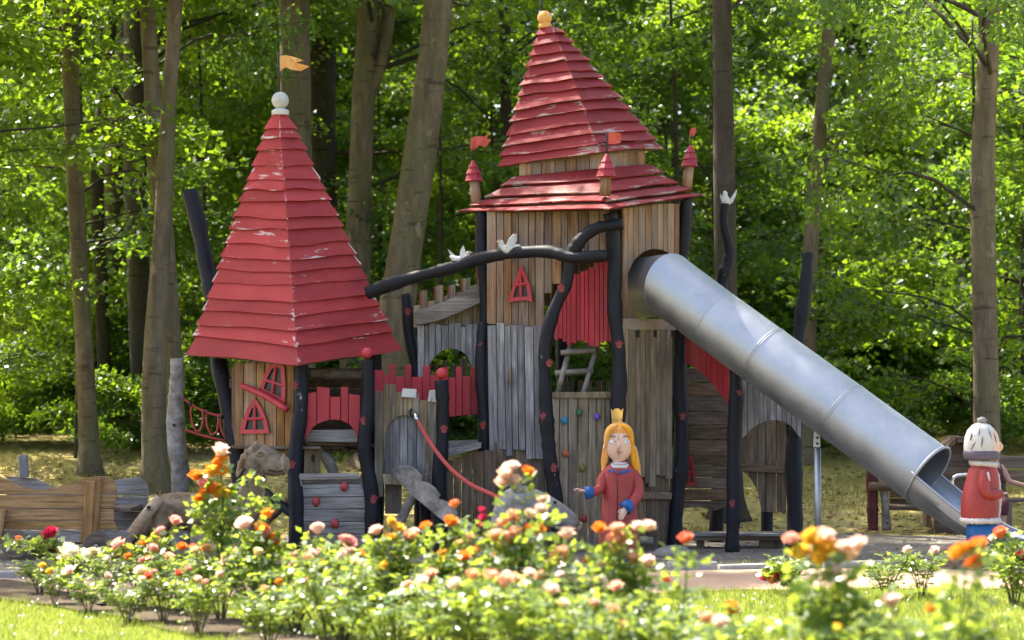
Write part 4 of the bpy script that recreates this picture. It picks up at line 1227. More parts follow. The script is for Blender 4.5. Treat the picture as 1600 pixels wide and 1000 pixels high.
# slanted upper wall with merlons and the heavy beam
sm = [646, 657, 668, 680, 693, 701, 712, 722, 735, 745, 757, 766]
st = [477, 456, 470, 448, 462, 447, 456, 437, 446, 420, 436]
for i in range(len(sm) - 1):
    hi = i % 2 == 1
    t0 = st[i] if not hi else st[i] - 2
    pxslab('merlon_plank', [(sm[i] + .4, 512 - (sm[i] - 646) * .04), (sm[i + 1] - .4, 512 - (sm[i + 1] - 646) * .04), (sm[i + 1] - .4, t0 - 1), (sm[i] + .4, t0 + 1)], (.70 + .006 * (i % 2)), .024, M['tan_v' if not hi else 'drab_v'], BR, .003)
    if hi:
        pxslab('red_edge', [(sm[i] - 1.6, t0 + 22), (sm[i] + .2, t0 + 22), (sm[i] + .2, t0 + 1), (sm[i] - 1.6, t0 + 2)], .70, .03, M['red'], BR, 0)
bm = bmesh.new()
beam = [(647, 492), (664, 486), (690, 478), (720, 463), (748, 450), (766, 442)]
bots = [(649, 508), (662, 506), (690, 499), (722, 487), (745, 473), (767, 467)]
add_prism(bm, [at(x, y, .54) for x, y in bots] + [at(x, y - 5, .54) for x, y in beam[::-1]], (0, .13, 0), .012)
from_bm('slant_beam', bm, M['grey_h'], BR)
# back rail of the bridge, seen through the arch
vwall(BR, 660, 1.35, 745, 1.3, 562, 640, 6, M['brown_v'], 'rail_plank', seed=54, jt=8, gap=6)
hwall(BR, 655, 1.0, 752, .9, 690, 700, 1, M['brown_h'], 'deck_edge', th=.5, seed=55)

# ------------------------------------------------------------------ main tower
MT = thing('play_tower', 'main castle tower with two-tier red roof, pinnacles and plank walls', 'play tower', (at(900, 850, .4).x, .4, 0), GR)
# corners (plan): left 752 Y .42, near 962 Y -.36, right 1064 Y .55, back
L0, N0, R0 = (752, .42), (962, -.36), (1066, .55)
b_ = at(L0[0], 600, L0[1]) + at(R0[0], 600, R0[1]) - at(N0[0], 600, N0[1])
# lower roof tier
lo_b = [at(716, 334, .62), at(950, 330, -.78), at(1099, 309, .72)]; lo_b.append(lo_b[0] + lo_b[2] - lo_b[1])
lo_t = [at(804, 276, .50), at(940, 263, .0), at(1015, 257, .60)]; lo_t.append(lo_t[0] + lo_t[2] - lo_t[1])
roof(MT, lo_t, lo_b, [0, .24, .5, .76, 1.0], M['roof_b'], 61, .010, 0.05)
# drum of short planks between tiers
for (p, q, nn, sd) in ((0, 1, 7, 62), (1, 2, 5, 63)):
    A = lo_t[p].lerp(lo_t[(p + 2) % 4], .03); B = lo_t[q].lerp(lo_t[(q + 2) % 4], .03)
    e = widths(nn, random.Random(sd), .2)
    nv = Vector((-(B - A).y, (B - A).x, 0)).normalized()
    if nv.y < 0: nv = -nv
    for i in range(nn):
        a = A.lerp(B, e[i] + .004); b = A.lerp(B, e[i + 1] - .004)
        slab('drum_plank', [a + Vector((0, 0, -.05)), b + Vector((0, 0, -.05)), b + Vector((0, 0, .17)), a + Vector((0, 0, .17))], nv * .025, M['tan_v'], MT, .003)
up_b = [at(783, 262, .62), at(938, 240, -.14), at(1032, 234, .76)]; up_b.append(up_b[0] + up_b[2] - up_b[1])
ap = at(858, 43, .62)
up_t = [ap + Vector((math.cos(a) * .085, math.sin(a) * .085, 0)) for a in (math.pi + .2, -math.pi / 2 + .3, .2, math.pi / 2)]
roof(MT, up_t, up_b, [0, .065, .14, .215, .29, .365, .43, .505, .60, .68, .78, .86, .935, 1.0], M['roof_b'], 64, .009)
bm = bmesh.new(); c = at(852, 40, .62); k = mpp(.6)
add_loft(bm, [(c.x, c.y, c.z - 4 * k, 10 * k, 10 * k), (c.x, c.y, c.z, 10.5 * k, 10.5 * k), (c.x, c.y, c.z + 3 * k, 9 * k, 9 * k), (c.x, c.y, c.z + 5 * k, 7 * k, 7 * k)], 14)
from_bm('finial_base', bm, M['gold_wood'], MT)
ribbed_ball('finial_ball', at(851, 28, .62), 11.5 * k, M['gold_wood'], MT)
bar('finial_rod', [at(848, 18, .62), at(845, -10, .62)], .012, M['iron'], MT, 6, 1)
# three pinnacles with pennants
def pinnacle(px, ytop, ywood, ybot, w, Y, fl, lean=0):
    k = mpp(Y)
    b = at(px, ybot, Y); t = at(px + lean, ywood, Y); a = at(px + lean * 1.7 - 0, ytop, Y)
    p = bar('pinnacle', [b, t], [w * k, w * k * .92], M['tan_v'], MT, 8, 1, .04, px)
    bm = bmesh.new()
    r = w * 1.6 * k
    def ring(f, rr): 
        c = t.lerp(a, f); return (c.x, c.y, c.z, rr, rr)
    add_loft(bm, [ring(-.08, r * .9), ring(-.05, r * 1.06), ring(.0, r), ring(.28, r * .78), ring(.29, r * .9), ring(.34, r * .86), ring(.60, r * .52), ring(.61, r * .62), ring(.66, r * .56), ring(1.0, r * .12)], 10)
    from_bm('pinnacle_cap', bm, M['roof_c'], p)
    tip = a + Vector((0, 0, (ytop - fl[0][1]) * k * .0))
    bar('pennant_rod', [a - Vector((0, 0, .01)), at(fl[0][0], fl[0][1], Y)], .009, M['iron'], p, 6, 1)
    pts = fl[1:]
    bm = bmesh.new(); add_prism(bm, [at(x, y, Y) + Vector((0, .012 * math.sin(x * .4), 0)) for x, y in pts], (0, .02, 0))
    bmesh.ops.triangulate(bm, faces=bm.faces)
    from_bm('pennant', bm, M['red_orange'], p)
M['roof_c'] = m_paint('worn red caps', (0.36, 0.03, 0.042), (0.24, 0.02, 0.03), (0.3, 0.22, 0.2), 0.64, 0.55, (10, 10, 20), 30, 0.05)
M['red_orange'] = m_paint('faded red pennant', (0.56, 0.085, 0.055), (0.44, 0.06, 0.04), (0.4, 0.2, 0.15), 0.72, 0.5, (8, 8, 8), 30, 0.05)
pinnacle(744, 250, 281, 316, 8.5, .62, [(735, 222), (735, 216), (744, 213), (757, 213), (764, 207), (760, 217), (768, 218), (758, 230), (750, 227), (742, 229), (736, 237)], -3)
pinnacle(945, 240, 274, 306, 9.5, -.55, [(948, 206), (948, 206), (958, 207), (971, 209), (963, 216), (970, 223), (960, 225), (949, 224)], 2)
pinnacle(1073, 226, 258, 293, 8, .75, [(1080, 208), (1077, 206), (1080, 200), (1087, 199), (1088, 206), (1084, 212), (1078, 215)], 4)
# corner posts
post(MT, [(752, 332, .45, 9), (755, 420, .45, 9), (757, 520, .45, 9), (757, ground_y(.45) + 4, .45, 10)], seed=65)
post(MT, [(955, 334, -.40, 10), (958, 400, -.40, 11), (961, 470, -.40, 11), (966, 540, -.40, 11), (966, 640, -.40, 12), (968, ground_y(-.4) + 4, -.40, 12.5)], seed=66)
post(MT, [(1071, 310, .55, 9), (1067, 400, .57, 10), (1061, 520, .55, 11.5), (1064, 640, .5, 12), (1060, 750, .45, 13), (1052, ground_y(.4) + 4, .4, 13.5)], seed=67)
post(MT, [(880, 330, 1.45, 10), (880, ground_y(1.5) + 4, 1.5, 11)], seed=68)
paw(MT, 967, 538, -.40, 11, 6); paw(MT, 1066, 650, .5, 12, 5.5)
# left face, upper planks
vwall(MT, 760, .36, 850, .03, 326, [(760, 506), (800, 512), (850, 508)], 7, M['tan_v'], seed=70, jb=4, gap=1.2)
vwall(MT, 850, .03, 948, -.33, 326, [(850, 470), (870, 440), (880, 404), (905, 396), (930, 400), (950, 404)], 7, M['tan_v'], seed=71, jb=5, gap=1.2)
# back faces so that the tower is closed above
def back_wall(A, B, zt, zb, n, sd):
    e = widths(n, random.Random(sd), .2)
    nv = Vector((-(B - A).y, (B - A).x, 0)).normalized()
    for i in range(n):
        a = A.lerp(B, e[i] + .004); b = A.lerp(B, e[i + 1] - .004)
        slab('wall_plank', [Vector((a.x, a.y, zb)), Vector((b.x, b.y, zb)), Vector((b.x, b.y, zt)), Vector((a.x, a.y, zt))], nv * .025, M['tan_v'], MT, .003)
_L = at(756, 600, .48); _R = at(1064, 600, .62); _B = Vector((b_.x, b_.y, 0))
zt_, zb_ = at(0, 320, .4).z, at(0, 430, .4).z
back_wall(_L, _B, zt_, zb_ - .3, 6, 72); back_wall(_B, _R, zt_, zb_ - .3, 9, 73)
# floor inside the tower
zf = at(0, 618, 0).z
for i in range(6):
    f0, f1 = i / 6 + .004, (i + 1) / 6 - .004
    A, B, C_, D_ = at(760, 600, .42), at(960, 600, -.3), _R, _B
    p = [A.lerp(B, f0), A.lerp(B, f1), D_.lerp(C_, f1), D_.lerp(C_, f0)]
    slab('floor_board', [Vector((q.x, q.y, zf - .05)) for q in p], (0, 0, .03), M['brown_h'], MT)
# window in the upper wall
Yt = (.36 - .05, -.33 - .05, 760, 948)
gothic('window', MT, [(794, 473), (799, 453), (805, 436), (814, 414), (822, 430), (828, 447), (832, 472), (822, 469), (806, 470)], Yt, 4.5, [((813, 422), (814, 470), 2), ((803, 446), (826, 443), 2)])
# lower grey planks in front
vwall(MT, 764, .20, 851, -.02, [(764, 512), (778, 508), (790, 505), (800, 508), (812, 500), (826, 516), (838, 510), (851, 508)], [(764, 705), (775, 716), (790, 702), (800, 712), (815, 700), (830, 714), (851, 716)], 7, M['grey_v'], 'front_plank', seed=74, jt=4, jb=5, gap=1.3, lean=-3)
vwall(MT, 838, .1, 862, .0, 690, ground_y(0) + 2, 2, M['brown_v'], 'base_plank', seed=75)
vwall(MT, 772, .18, 846, .06, 690, ground_y(.1) + 2, 5, M['brown_v'], 'base_plank', seed=76)
bm = bmesh.new(); add_tube(bm, [at(796, 588, .03), at(796, 588, .10)], 0.02, 10, 1)
for v in bm.verts: v.co.z = at(0, 588, .1).z + (v.co.z - at(0, 588, .1).z) * 5.5
from_bm('slot', bm, M['brown_v'], MT)
# the two crooked black trunks
post(MT, [(872, ground_y(-.5) + 4, -.5, 11.5), (867, 770, -.5, 11.5), (860, 710, -.5, 11.5), (852, 650, -.48, 10.5), (851, 590, -.46, 10), (855, 530, -.45, 10), (866, 482, -.45, 10), (882, 445, -.46, 10), (892, 405, -.48, 10), (908, 376, -.52, 10), (935, 356, -.56, 9.5), (972, 350, -.60, 9)], seed=77, name='crooked_post')
post(MT, [(572, 458, .25, 11), (605, 446, .2, 10.5), (650, 433, .12, 10), (700, 420, .0, 9.5), (745, 405, -.1, 9.5), (795, 396, -.22, 9.5), (855, 393, -.40, 9.5), (895, 402, -.55, 9.5), (946, 398, -.60, 9)], seed=78, name='branch_beam')
for (x, y, Y, r, s) in [(877, 450, -.46, 9.5, 6.5), (858, 567, -.455, 9.5, 6), (850, 651, -.48, 10, 6.5), (865, 730, -.5, 11, 6.5)]: paw(MT, x, y, Y, r, s)
# red panel of narrow planks
rt = [(866, 478), (874, 460), (880, 452), (886, 438), (893, 428), (900, 432), (906, 428), (913, 420), (920, 424), (926, 412), (935, 414), (944, 408), (960, 404)]
rb = [(866, 532), (876, 530), (882, 536), (890, 538), (905, 533), (920, 536), (928, 541), (936, 540), (945, 533), (960, 536)]
vwall(MT, 866, -.10, 959, -.30, rt, rb, 13, M['red'], 'red_plank', seed=79, jt=2.5, jb=2.5, gap=.8)
# ladder and low wall with coloured grips
for (a, b) in [((892, 538), (871, 614)), ((934, 538), (911, 616))]:
    bar('ladder_rail', [at(a[0], a[1], .05), at(b[0], b[1], -.15)], 4 * mpp(0), M['log'], MT, 8, 1, .04, a[0])
for (y, x0, x1) in [(549, 876, 931), (581, 867, 927)]:
    bar('ladder_rung', [at(x0, y + 2, -.06), at(x1, y - 2, -.06)], 4.5 * mpp(0), M['log'], MT, 8, 1, .05, y)
pxslab('rail_board', [(861, 622), (960, 622), (960, 612), (861, 613)], -.32, .10, M['drab_v'], MT)
vwall(MT, 862, -.28, 958, -.28, 622, ground_y(-.28) + 2, 7, M['drab_v'], 'climbing_plank', seed=80, gap=1.2)
for i, (x, y, m_) in enumerate([(882, 657, 'holdblue'), (905, 645, 'holdgreen'), (933, 651, 'holdpurple'), (884, 709, 'holdorange'), (910, 731, 'holdolive'), (913, 810, 'holdred'), (868, 760, 'holdred')]):
    hold(MT, x, y, -.305, m_, 5.2, i + 20)
# red rear mesh of the opening and rear rail
vwall(MT, 872, 1.2, 955, 1.1, 595, 640, 6, M['brown_v'], 'rail_plank', seed=81, gap=7)
# slide face: upper planks with the round hole
hole_c, hole_r = (1024, 447), (45, 58)
e = widths(10, random.Random(82), .2)
for i in range(10):
    a = 974 + (1062 - 974) * e[i] + .4; b = 974 + (1062 - 974) * e[i + 1] - .4
    Yf = lambda q: -.30 + (q - 974) / 88 * .80
    xs = [a, (a + b) / 2, b]
    f = lambda q, s: hole_c[1] + s * hole_r[1] * math.sqrt(max(0, 1 - ((q - hole_c[0]) / hole_r[0]) ** 2))
    nv = Vector((.68, .73, 0)) * -1
    nv = Vector((-.70, .71, 0))
    if abs((a + b) / 2 - hole_c[0]) < hole_r[0]:
        slab('wall_plank', [at(q, f(q, -1), Yf(q)) for q in xs] + [at(b, 318, Yf(b)), at(a, 318, Yf(a))], nv * .025, M['tan_v'], MT, .002)
        if f(xs[1], 1) < 494:
            slab('wall_plank', [at(a, 499, Yf(a)), at(b, 499, Yf(b))] + [at(q, min(497, f(q, 1)), Yf(q)) for q in xs[::-1]], nv * .025, M['tan_v'], MT, .002)
    else:
        slab('wall_plank', [at(a, 499, Yf(a)), at(b, 499, Yf(b)), at(b, 318, Yf(b)), at(a, 318, Yf(a))], nv * .025, M['tan_v'], MT, .002)
pxslab('ledge_board', [(973, 515), (1056, 516), (1056, 499), (973, 497)], (-.36, .40), .04, M['tan_h'], MT)
lb = [(974, 735), (985, 738), (990, 752), (1000, 740), (1012, 758), (1024, 757), (1030, 738), (1040, 742), (1052, 752)]
vwall(MT, 974, -.34, 1051, .36, [(974, 514), (990, 514), (995, 516), (1052, 516)], lb, 9, M['drab_v'], 'skirt_plank', seed=83, jb=4, gap=1.0)
vwall(MT, 990, -.10, 1046, .38, 735, ground_y(.1), 3, M['brown_v'], 'base_plank', seed=84)
pxslab('base_rail', [(990, 780), (1050, 780), (1050, 769), (990, 769)], (-.2, .3), .04, M['brown_h'], MT)
bar('base_log', [at(985, 842, -.3), at(1018, 846, -.2)], 7 * mpp(0), M['log'], MT, 10, 1)
for (x, w) in [(996, 7), (1023, 7), (1050, 7)]:
    pxslab('dark_batten', [(x - w / 2, 527), (x + w / 2, 527), (x + w / 2, 516), (x - w / 2, 516)], (-.36 + (x - 974) / 77 * .70), .02, M['dark'], MT, 0)

# ------------------------------------------------------------------ right-hand shelter under the slide
SH = thing('play_shelter', 'dim wooden shelter under the slide with bench and black posts', 'play shelter', (at(1150, 850, .6).x, .6, 0), GR)
post(SH, [(1147, 575, -.25, 10), (1150, 640, -.28, 11), (1146, 740, -.3, 11), (1146, ground_y(-.35) + 3, -.35, 11)], seed=90)
post(SH, [(1263, 396, .55, 10), (1258, 440, .5, 10), (1250, 520, .45, 10.5), (1246, 600, .3, 12), (1242, 700, .15, 12.5), (1240, ground_y(.0) + 3, .0, 13.5)], seed=91)
post(SH, [(1134, 318, 1.2, 7), (1131, 350, 1.2, 7), (1137, 385, 1.2, 8), (1136, 410, 1.2, 9), (1128, 440, 1.2, 9), (1126, 520, 1.2, 10), (1120, ground_y(1.3), 1.3, 11)], seed=92)
post(SH, [(1200, 600, 1.35, 9), (1200, ground_y(1.4) + 3, 1.4, 10)], seed=93)
paw(SH, 1153, 615, -.27, 10, 5.6); paw(SH, 1144, 786, -.32, 10.5, 5.6)
red_t = [(1070, 500), (1142, 560)]
red_b = [(1070, 566), (1085, 574), (1100, 586), (1118, 606), (1130, 622), (1140, 638)]
vwall(SH, 1070, .45, 1139, -.15, red_t, red_b, 8, M['red'], 'red_plank', seed=94, follow=(True, True), gap=.8)
hwall(SH, 1068, 1.0, 1140, .95, 575, 782, 10, M['brown_h'], 'wall_board', seed=95, je=2)
pxslab('wall_foot', [(1068, 782), (1138, 784), (1138, 790), (1118, 798), (1095, 792), (1068, 794)], .98, .025, M['brown_h'], SH)
gothic('window', SH, [(1064, 758), (1066, 735), (1070, 715), (1076, 709), (1082, 716), (1086, 735), (1089, 758)], .93, 3.5, [((1076, 712), (1076, 757), 1.6), ((1067, 738), (1086, 738), 1.6)], 'red')
val_t = [(1160, 560), (1252, 625)]
val_b = [(1160, 684), (1166, 680), (1172, 671), (1184, 663), (1200, 657), (1214, 656), (1228, 660), (1238, 667), (1244, 676), (1252, 686)]
vwall(SH, 1160, -.05, 1252, .05, val_t, val_b, 11, M['grey_v'], 'valance_plank', seed=96, follow=(True, True), gap=.8)
pan = [(1156, 735), (1160, 735), (1168, 742), (1176, 752), (1182, 764), (1188, 780), (1190, 800), (1226, 800)]
vwall(SH, 1156, .85, 1229, .80, 645, pan, 5, M['brown_v'], 'back_plank', seed=97, follow=(False, True))
pxslab('cross_rail', [(1154, 736), (1228, 740), (1228, 730), (1154, 725)], .76, .04, M['brown_h'], SH)
bn = bpy.data.objects.new('bench', None); link(bn, SH)
for i in range(3):
    zz_ = at(0, 832, .3).z
    y0 = .12 + i * .14
    x0, x1 = at(1082, 832, .3).x, at(1232, 832, .3).x
    slab('seat_board', [(x0, y0, zz_), (x1, y0, zz_), (x1, y0 + .13, zz_), (x0, y0 + .13, zz_)], (0, 0, -.03), M['grey_h'], bn)
pxslab('apron_board', [(1082, 845), (1232, 845), (1232, 836), (1082, 836)], .14, .03, M['brown_h'], bn)
for (x, w) in [(1095, 12), (1205, 36)]:
    pxslab('leg', [(x - w / 2, ground_y(.3) + 2), (x + w / 2, ground_y(.3) + 2), (x + w / 2, 837), (x - w / 2, 837)], .2, .08, M['brown_v'], bn)
# carved owl-like bird on the thin post
bm = bmesh.new(); c = at(1134, 312, 1.2); k = mpp(1.2)
add_loft(bm, dense([(c.x, c.y, c.z - 10 * k, 5 * k, 5 * k), (c.x, c.y, c.z - 4 * k, 7 * k, 6 * k), (c.x, c.y, c.z + 2 * k, 6 * k, 5 * k), (c.x - 1 * k, c.y, c.z + 6 * k, 4 * k, 4 * k), (c.x - 1 * k, c.y, c.z + 11 * k, 3.6 * k, 4 * k), (c.x - 2 * k, c.y, c.z + 14 * k, 1 * k, 1 * k)], 2), 12)
ob = from_bm('carved_bird', bm, M['white_paint'], SH, True)
pxslab('wing', [(1138, 316), (1143, 308), (1152, 295), (1150, 306), (1145, 316), (1140, 320)], 1.2, .03, M['white_paint'], ob)
pxslab('wing', [(1129, 318), (1125, 308), (1126, 302), (1131, 312)], 1.22, .03, M['white_paint'], ob)
# ------------------------------------------------------------------ steel tube slide
SL = thing('tube_slide', 'big brushed steel tube slide running down right from the main tower', 'slide', (at(1278, 850, -.1).x, -.1, 0))
def frame_of(t):
    t = t.normalized()
    s = t.cross(Vector((0, 0, 1))).normalized()
    u = s.cross(t).normalized()
    return s, u
RAD = 0.318
axis = [at(1000, 450, .42), at(1045, 445, -.24), at(1118, 500, -.51), at(1195, 556, -.80), at(1318, 645, -1.26), at(1450, 742, -1.75)]
def mitre(i):
    a = (axis[i] - axis[i - 1]).normalized() if i > 0 else None
    b = (axis[i + 1] - axis[i]).normalized() if i < len(axis) - 1 else None
    return (a + b).normalized() if a and b else (a or b)
def pipe(name, i0, i1, r, parent, cut=None):
    bm = bmesh.new(); seg = 48
    d = (axis[i1] - axis[i0]).normalized()
    s, u = frame_of(d)
    rings = []
    for i in (i0, i1):
        n = mitre(i)
        outer, inner = [], []
        for k in range(seg):
            a = 2 * math.pi * k / seg
            for lst, rr in ((outer, r), (inner, r - .012)):
                p = axis[i] + (s * math.cos(a) + u * math.sin(a)) * rr
                # slide the point along d onto the mitre plane
                p = p + d * ((axis[i] - p).dot(n) / d.dot(n))
                if i == len(axis) - 1:      # the mouth: upper rim cut back
                    pass
                lst.append(bm.verts.new(p))
        rings.append((outer, inner))
    (o0, n0), (o1, n1) = rings
    for k in range(seg):
        q = (k + 1) % seg
        bm.faces.new((o0[k], o0[q], o1[q], o1[k])); bm.faces.new((n0[q], n0[k], n1[k], n1[q]))
        bm.faces.new((o0[q], o0[k], n0[k], n0[q])); bm.faces.new((o1[k], o1[q], n1[q], n1[k]))
    return from_bm(name, bm, M['steel'], parent, False)
for i in range(5):
    o = pipe('tube_section', i, i + 1, RAD, SL)
    for p in o.data.polygons: p.use_smooth = True
    o.data.polygons.foreach_set('use_smooth', [True] * len(o.data.polygons))
    md = o.modifiers.new('edge', 'EDGE_SPLIT'); md.split_angle = R(40)
def hoop(c, n, r, w, parent, name='seam_ring', a0=0, a1=2 * math.pi, mat='steel'):
    s, u = frame_of(n)
    bm = bmesh.new(); N_ = 44
    closed = abs(a1 - a0 - 2 * math.pi) < 1e-6
    pts = [c + (s * math.cos(a0 + (a1 - a0) * k / N_) + u * math.sin(a0 + (a1 - a0) * k / N_)) * r for k in range(N_ + (0 if closed else 1))]
    n = n.normalized()
    rings = []
    for p in pts:
        d = (p - c).normalized()
        rings.append([bm.verts.new(p + d * w * math.cos(b) + n * w * math.sin(b)) for b in (0, 1.05, 2.09, 3.14, 4.19, 5.24)])
    m = len(rings)
    for i in range(m if closed else m - 1):
        for k in range(6):
            bm.faces.new((rings[i][k], rings[i][(k + 1) % 6], rings[(i + 1) % m][(k + 1) % 6], rings[(i + 1) % m][k]))
    return from_bm(name, bm, M[mat], parent, True)
for i in (3, 4):
    n = mitre(i)
    hoop(axis[i] - n * .012, n, RAD, .0055, SL); hoop(axis[i] + n * .012, n, RAD, .0055, SL)
hoop(axis[2], mitre(2), RAD, .0035, SL)
hoop(axis[1], mitre(1), RAD * 1.012, .006, SL)
hoop(axis[5], mitre(5), RAD + .004, .016, SL, 'mouth_ring')
# open chute that levels out
cp = [axis[5] - mitre(5) * .06, at(1496, 774, -1.90), at(1540, 799, -2.04), at(1585, 814, -2.16), at(1650, 824, -2.30)]
P_, _ = smooth_path(cp, [1] * 5, 5)
bm = bmesh.new(); rings = []
for i, p in enumerate(P_):
    t = (P_[min(i + 1, len(P_) - 1)] - P_[max(i - 1, 0)]).normalized(); s, u = frame_of(t)
    f = i / (len(P_) - 1)
    rr = RAD; up = .0 - .16 * f
    row = []
    for th, rev in ((0, 1), (.012, -1)):
        lst = []
        for k in range(21):
            a = math.pi + math.pi * k / 20
            q = s * math.cos(a) * (rr - th) + u * max(math.sin(a), -1 + .30 * f) * (rr - th)
            if math.sin(a) > -.35: q += u * (up * (1 if abs(math.cos(a)) > .93 else .4))
            lst.append(p + q)
        row.append(lst)
    rings.append([bm.verts.new(x) for x in row[0]] + [bm.verts.new(x) for x in row[1][::-1]])
m = len(rings[0])
for i in range(len(rings) - 1):
    for k in range(m):
        bm.faces.new((rings[i][k], rings[i][(k + 1) % m], rings[i + 1][(k + 1) % m], rings[i + 1][k]))
ch = from_bm('chute', bm, M['steel'], SL, True)
md = ch.modifiers.new('edge', 'EDGE_SPLIT'); md.split_angle = R(40)
for side in (0, 20):
    pts = []
    for i, p in enumerate(P_):
        t = (P_[min(i + 1, len(P_) - 1)] - P_[max(i - 1, 0)]).normalized(); s, u = frame_of(t)
        f = i / (len(P_) - 1)
        pts.append(p + s * math.cos(math.pi + math.pi * side / 20) * RAD + u * (-.16 * f + .006))
    bar('chute_rim', pts, .013, M['steel'], SL, 8, 1)
# support pole with bracket
bar('support_pole', [at(1277, 700, -1.1), at(1279, ground_y(-1.1) + 3, -1.1)], 5.2 * mpp(0), M['steel'], SL, 14, 1)
pxslab('bracket', [(1271, 699), (1282, 699), (1282, 676), (1272, 672)], -1.16, .02, M['steel'], SL)
for y in (684, 693): bar('bolt', [at(1277, y, -1.175), at(1277, y, -1.155)], 2 * mpp(0), M['iron'], SL, 8, 1)
bar('grab_rail', [at(1545, 768, -1.5), at(1500, 770, -1.5), at(1488, 758, -1.5), at(1496, 743, -1.5), at(1545, 742, -1.5)], 2.6 * mpp(0), M['chrome'], SL, 8, 4)

# ------------------------------------------------------------------ the two white doves
def dove(name, label, px, py, Y, s, flip, wings):
    t = thing(name, label, 'dove figure', at(px, py + 12 * s, Y), 'white doves on the branch')
    k = mpp(Y) * s
    f = -1 if flip else 1
    c = at(px, py, Y)
    def L(x, y, dy=0): return Vector((c.x + f * x * k, c.y + dy, c.z - y * k))
    bm = bmesh.new()
    add_tube(bm, [L(-13, -8), L(-10, -6), L(-8, 0), L(0, 5), L(9, 4), L(17, 0), L(20, -1)], [2.2 * k, 4.2 * k, 4.6 * k, 8 * k, 6.5 * k, 3.4 * k, 1.6 * k], 12, 4, round_end=True)
    from_bm('body', bm, M['white_paint'], t, True)
    bar('beak', [L(-14, -8), L(-18.5, -7)], [1.6 * k, .4 * k], M['yellow_paint'], t, 6, 1)
    for i, w in enumerate(wings):
        bm = bmesh.new()
        add_prism(bm, [L(x, y, (-.045 if i == 0 else .05) + (-(y) * .0012 * (-1 if i else 1))) for x, y in w], (0, .014, 0), .003)
        from_bm('wing', bm, M['white_paint'], t)
    for sgn in (-1, 1):
        ball('eye', L(-11.5, -8.5, sgn * 3.6 * k), 1.0 * k, M['dark'], t, u=8, v=6)
    return t
dove('carved_dove', 'white carved dove in profile on the black branch, nearer the main tower', 793, 385, -.24, 1.0, False, [[(-4, 2), (2, -12), (10, -20), (13, -7), (9, 3), (3, 6)], [(-2, 0), (6, -14), (14, -21), (15, -10), (10, 2)]])
dove('carved_dove', 'white carved dove with both wings spread on the black branch, nearer the left roof', 722, 402, -.03, .95, True, [[(-4, 4), (-6, -10), (-2, -20), (3, -10), (4, 2)], [(6, 2), (14, -6), (24, -14), (20, -4), (12, 4), (7, 6)]])

# ------------------------------------------------------------------ carved princess
PR = thing('princess_statue', 'painted wooden princess with golden hair and red coat beside the climbing wall', 'statue', at(966, ground_y(-1.75), -1.75))
PY = -1.75; k = mpp(PY)
def pp(x, y, dy=0.0):
    v = at(x, y, PY); v.y += dy; return v
def rg(x, y, rx, ry, dy=0.0):
    v = pp(x, y, dy); return (v.x, v.y, v.z, rx * k, ry * k)
bm = bmesh.new()
add_loft(bm, dense([rg(967, 868, 33, 26), rg(967, 855, 33, 26), rg(968, 820, 30, 23), rg(968, 785, 27, 20), rg(968, 760, 26.5, 18), rg(968, 745, 27.5, 17), rg(968, 735, 26, 15.5), rg(968, 728, 20, 13), rg(968, 722, 11, 10), rg(968, 718, 9, 9)], 3), 28)
from_bm('coat', bm, M['coat'], PR, True)
bm = bmesh.new()
add_loft(bm, [rg(967, ground_y(PY) + 1, 26, 20), rg(967, 866, 28, 22)], 24)
from_bm('skirt', bm, M['blue'], PR, True)
# neck and head
bm = bmesh.new()
add_loft(bm, dense([rg(967, 727, 9, 9), rg(967, 719, 10, 10), rg(967, 715, 14, 13), rg(967, 706, 20, 18), rg(967, 692, 23, 20), rg(967, 678, 21, 19), rg(967, 667, 13, 12), rg(967, 663, 3, 3)], 3), 28)
hd = from_bm('head', bm, M['skin'], PR, True)
bm = bmesh.new(); add_tube(bm, [pp(966, 686, -18 * k), pp(966, 694, -22 * k), pp(966, 698, -21 * k)], [1.5 * k, 2.6 * k, 2.8 * k], 8, 3, round_end=True)
from_bm('nose', bm, M['skin'], hd, True)
for x in (957, 977):
    ball('eye', pp(x, 690, -17.0 * k), 5.2 * k, M['eyewhite'], hd, 1.1, .35, .55)
    ball('pupil', pp(x + 2.5, 689, -19.6 * k), 1.1 * k, M['hatband'], hd, 1, .4, .9, 8, 6)
    bar('eyebrow', [pp(x - 5, 683, -18.5 * k), pp(x, 680.5, -19.3 * k), pp(x + 5, 683, -18.3 * k)], .8 * k, M['horse'], hd, 6, 3)
bar('mouth', [pp(962, 705, -18.4 * k), pp(966.5, 706.5, -19.2 * k), pp(971, 705, -18.4 * k)], [.8 * k, 1.7 * k, .8 * k], M['lip'], hd, 8, 3)
for x in (944.5, 990): ball('ear', pp(x, 699, -2 * k), 4.2 * k, M['skin'], hd, .6, .8, 1.3)
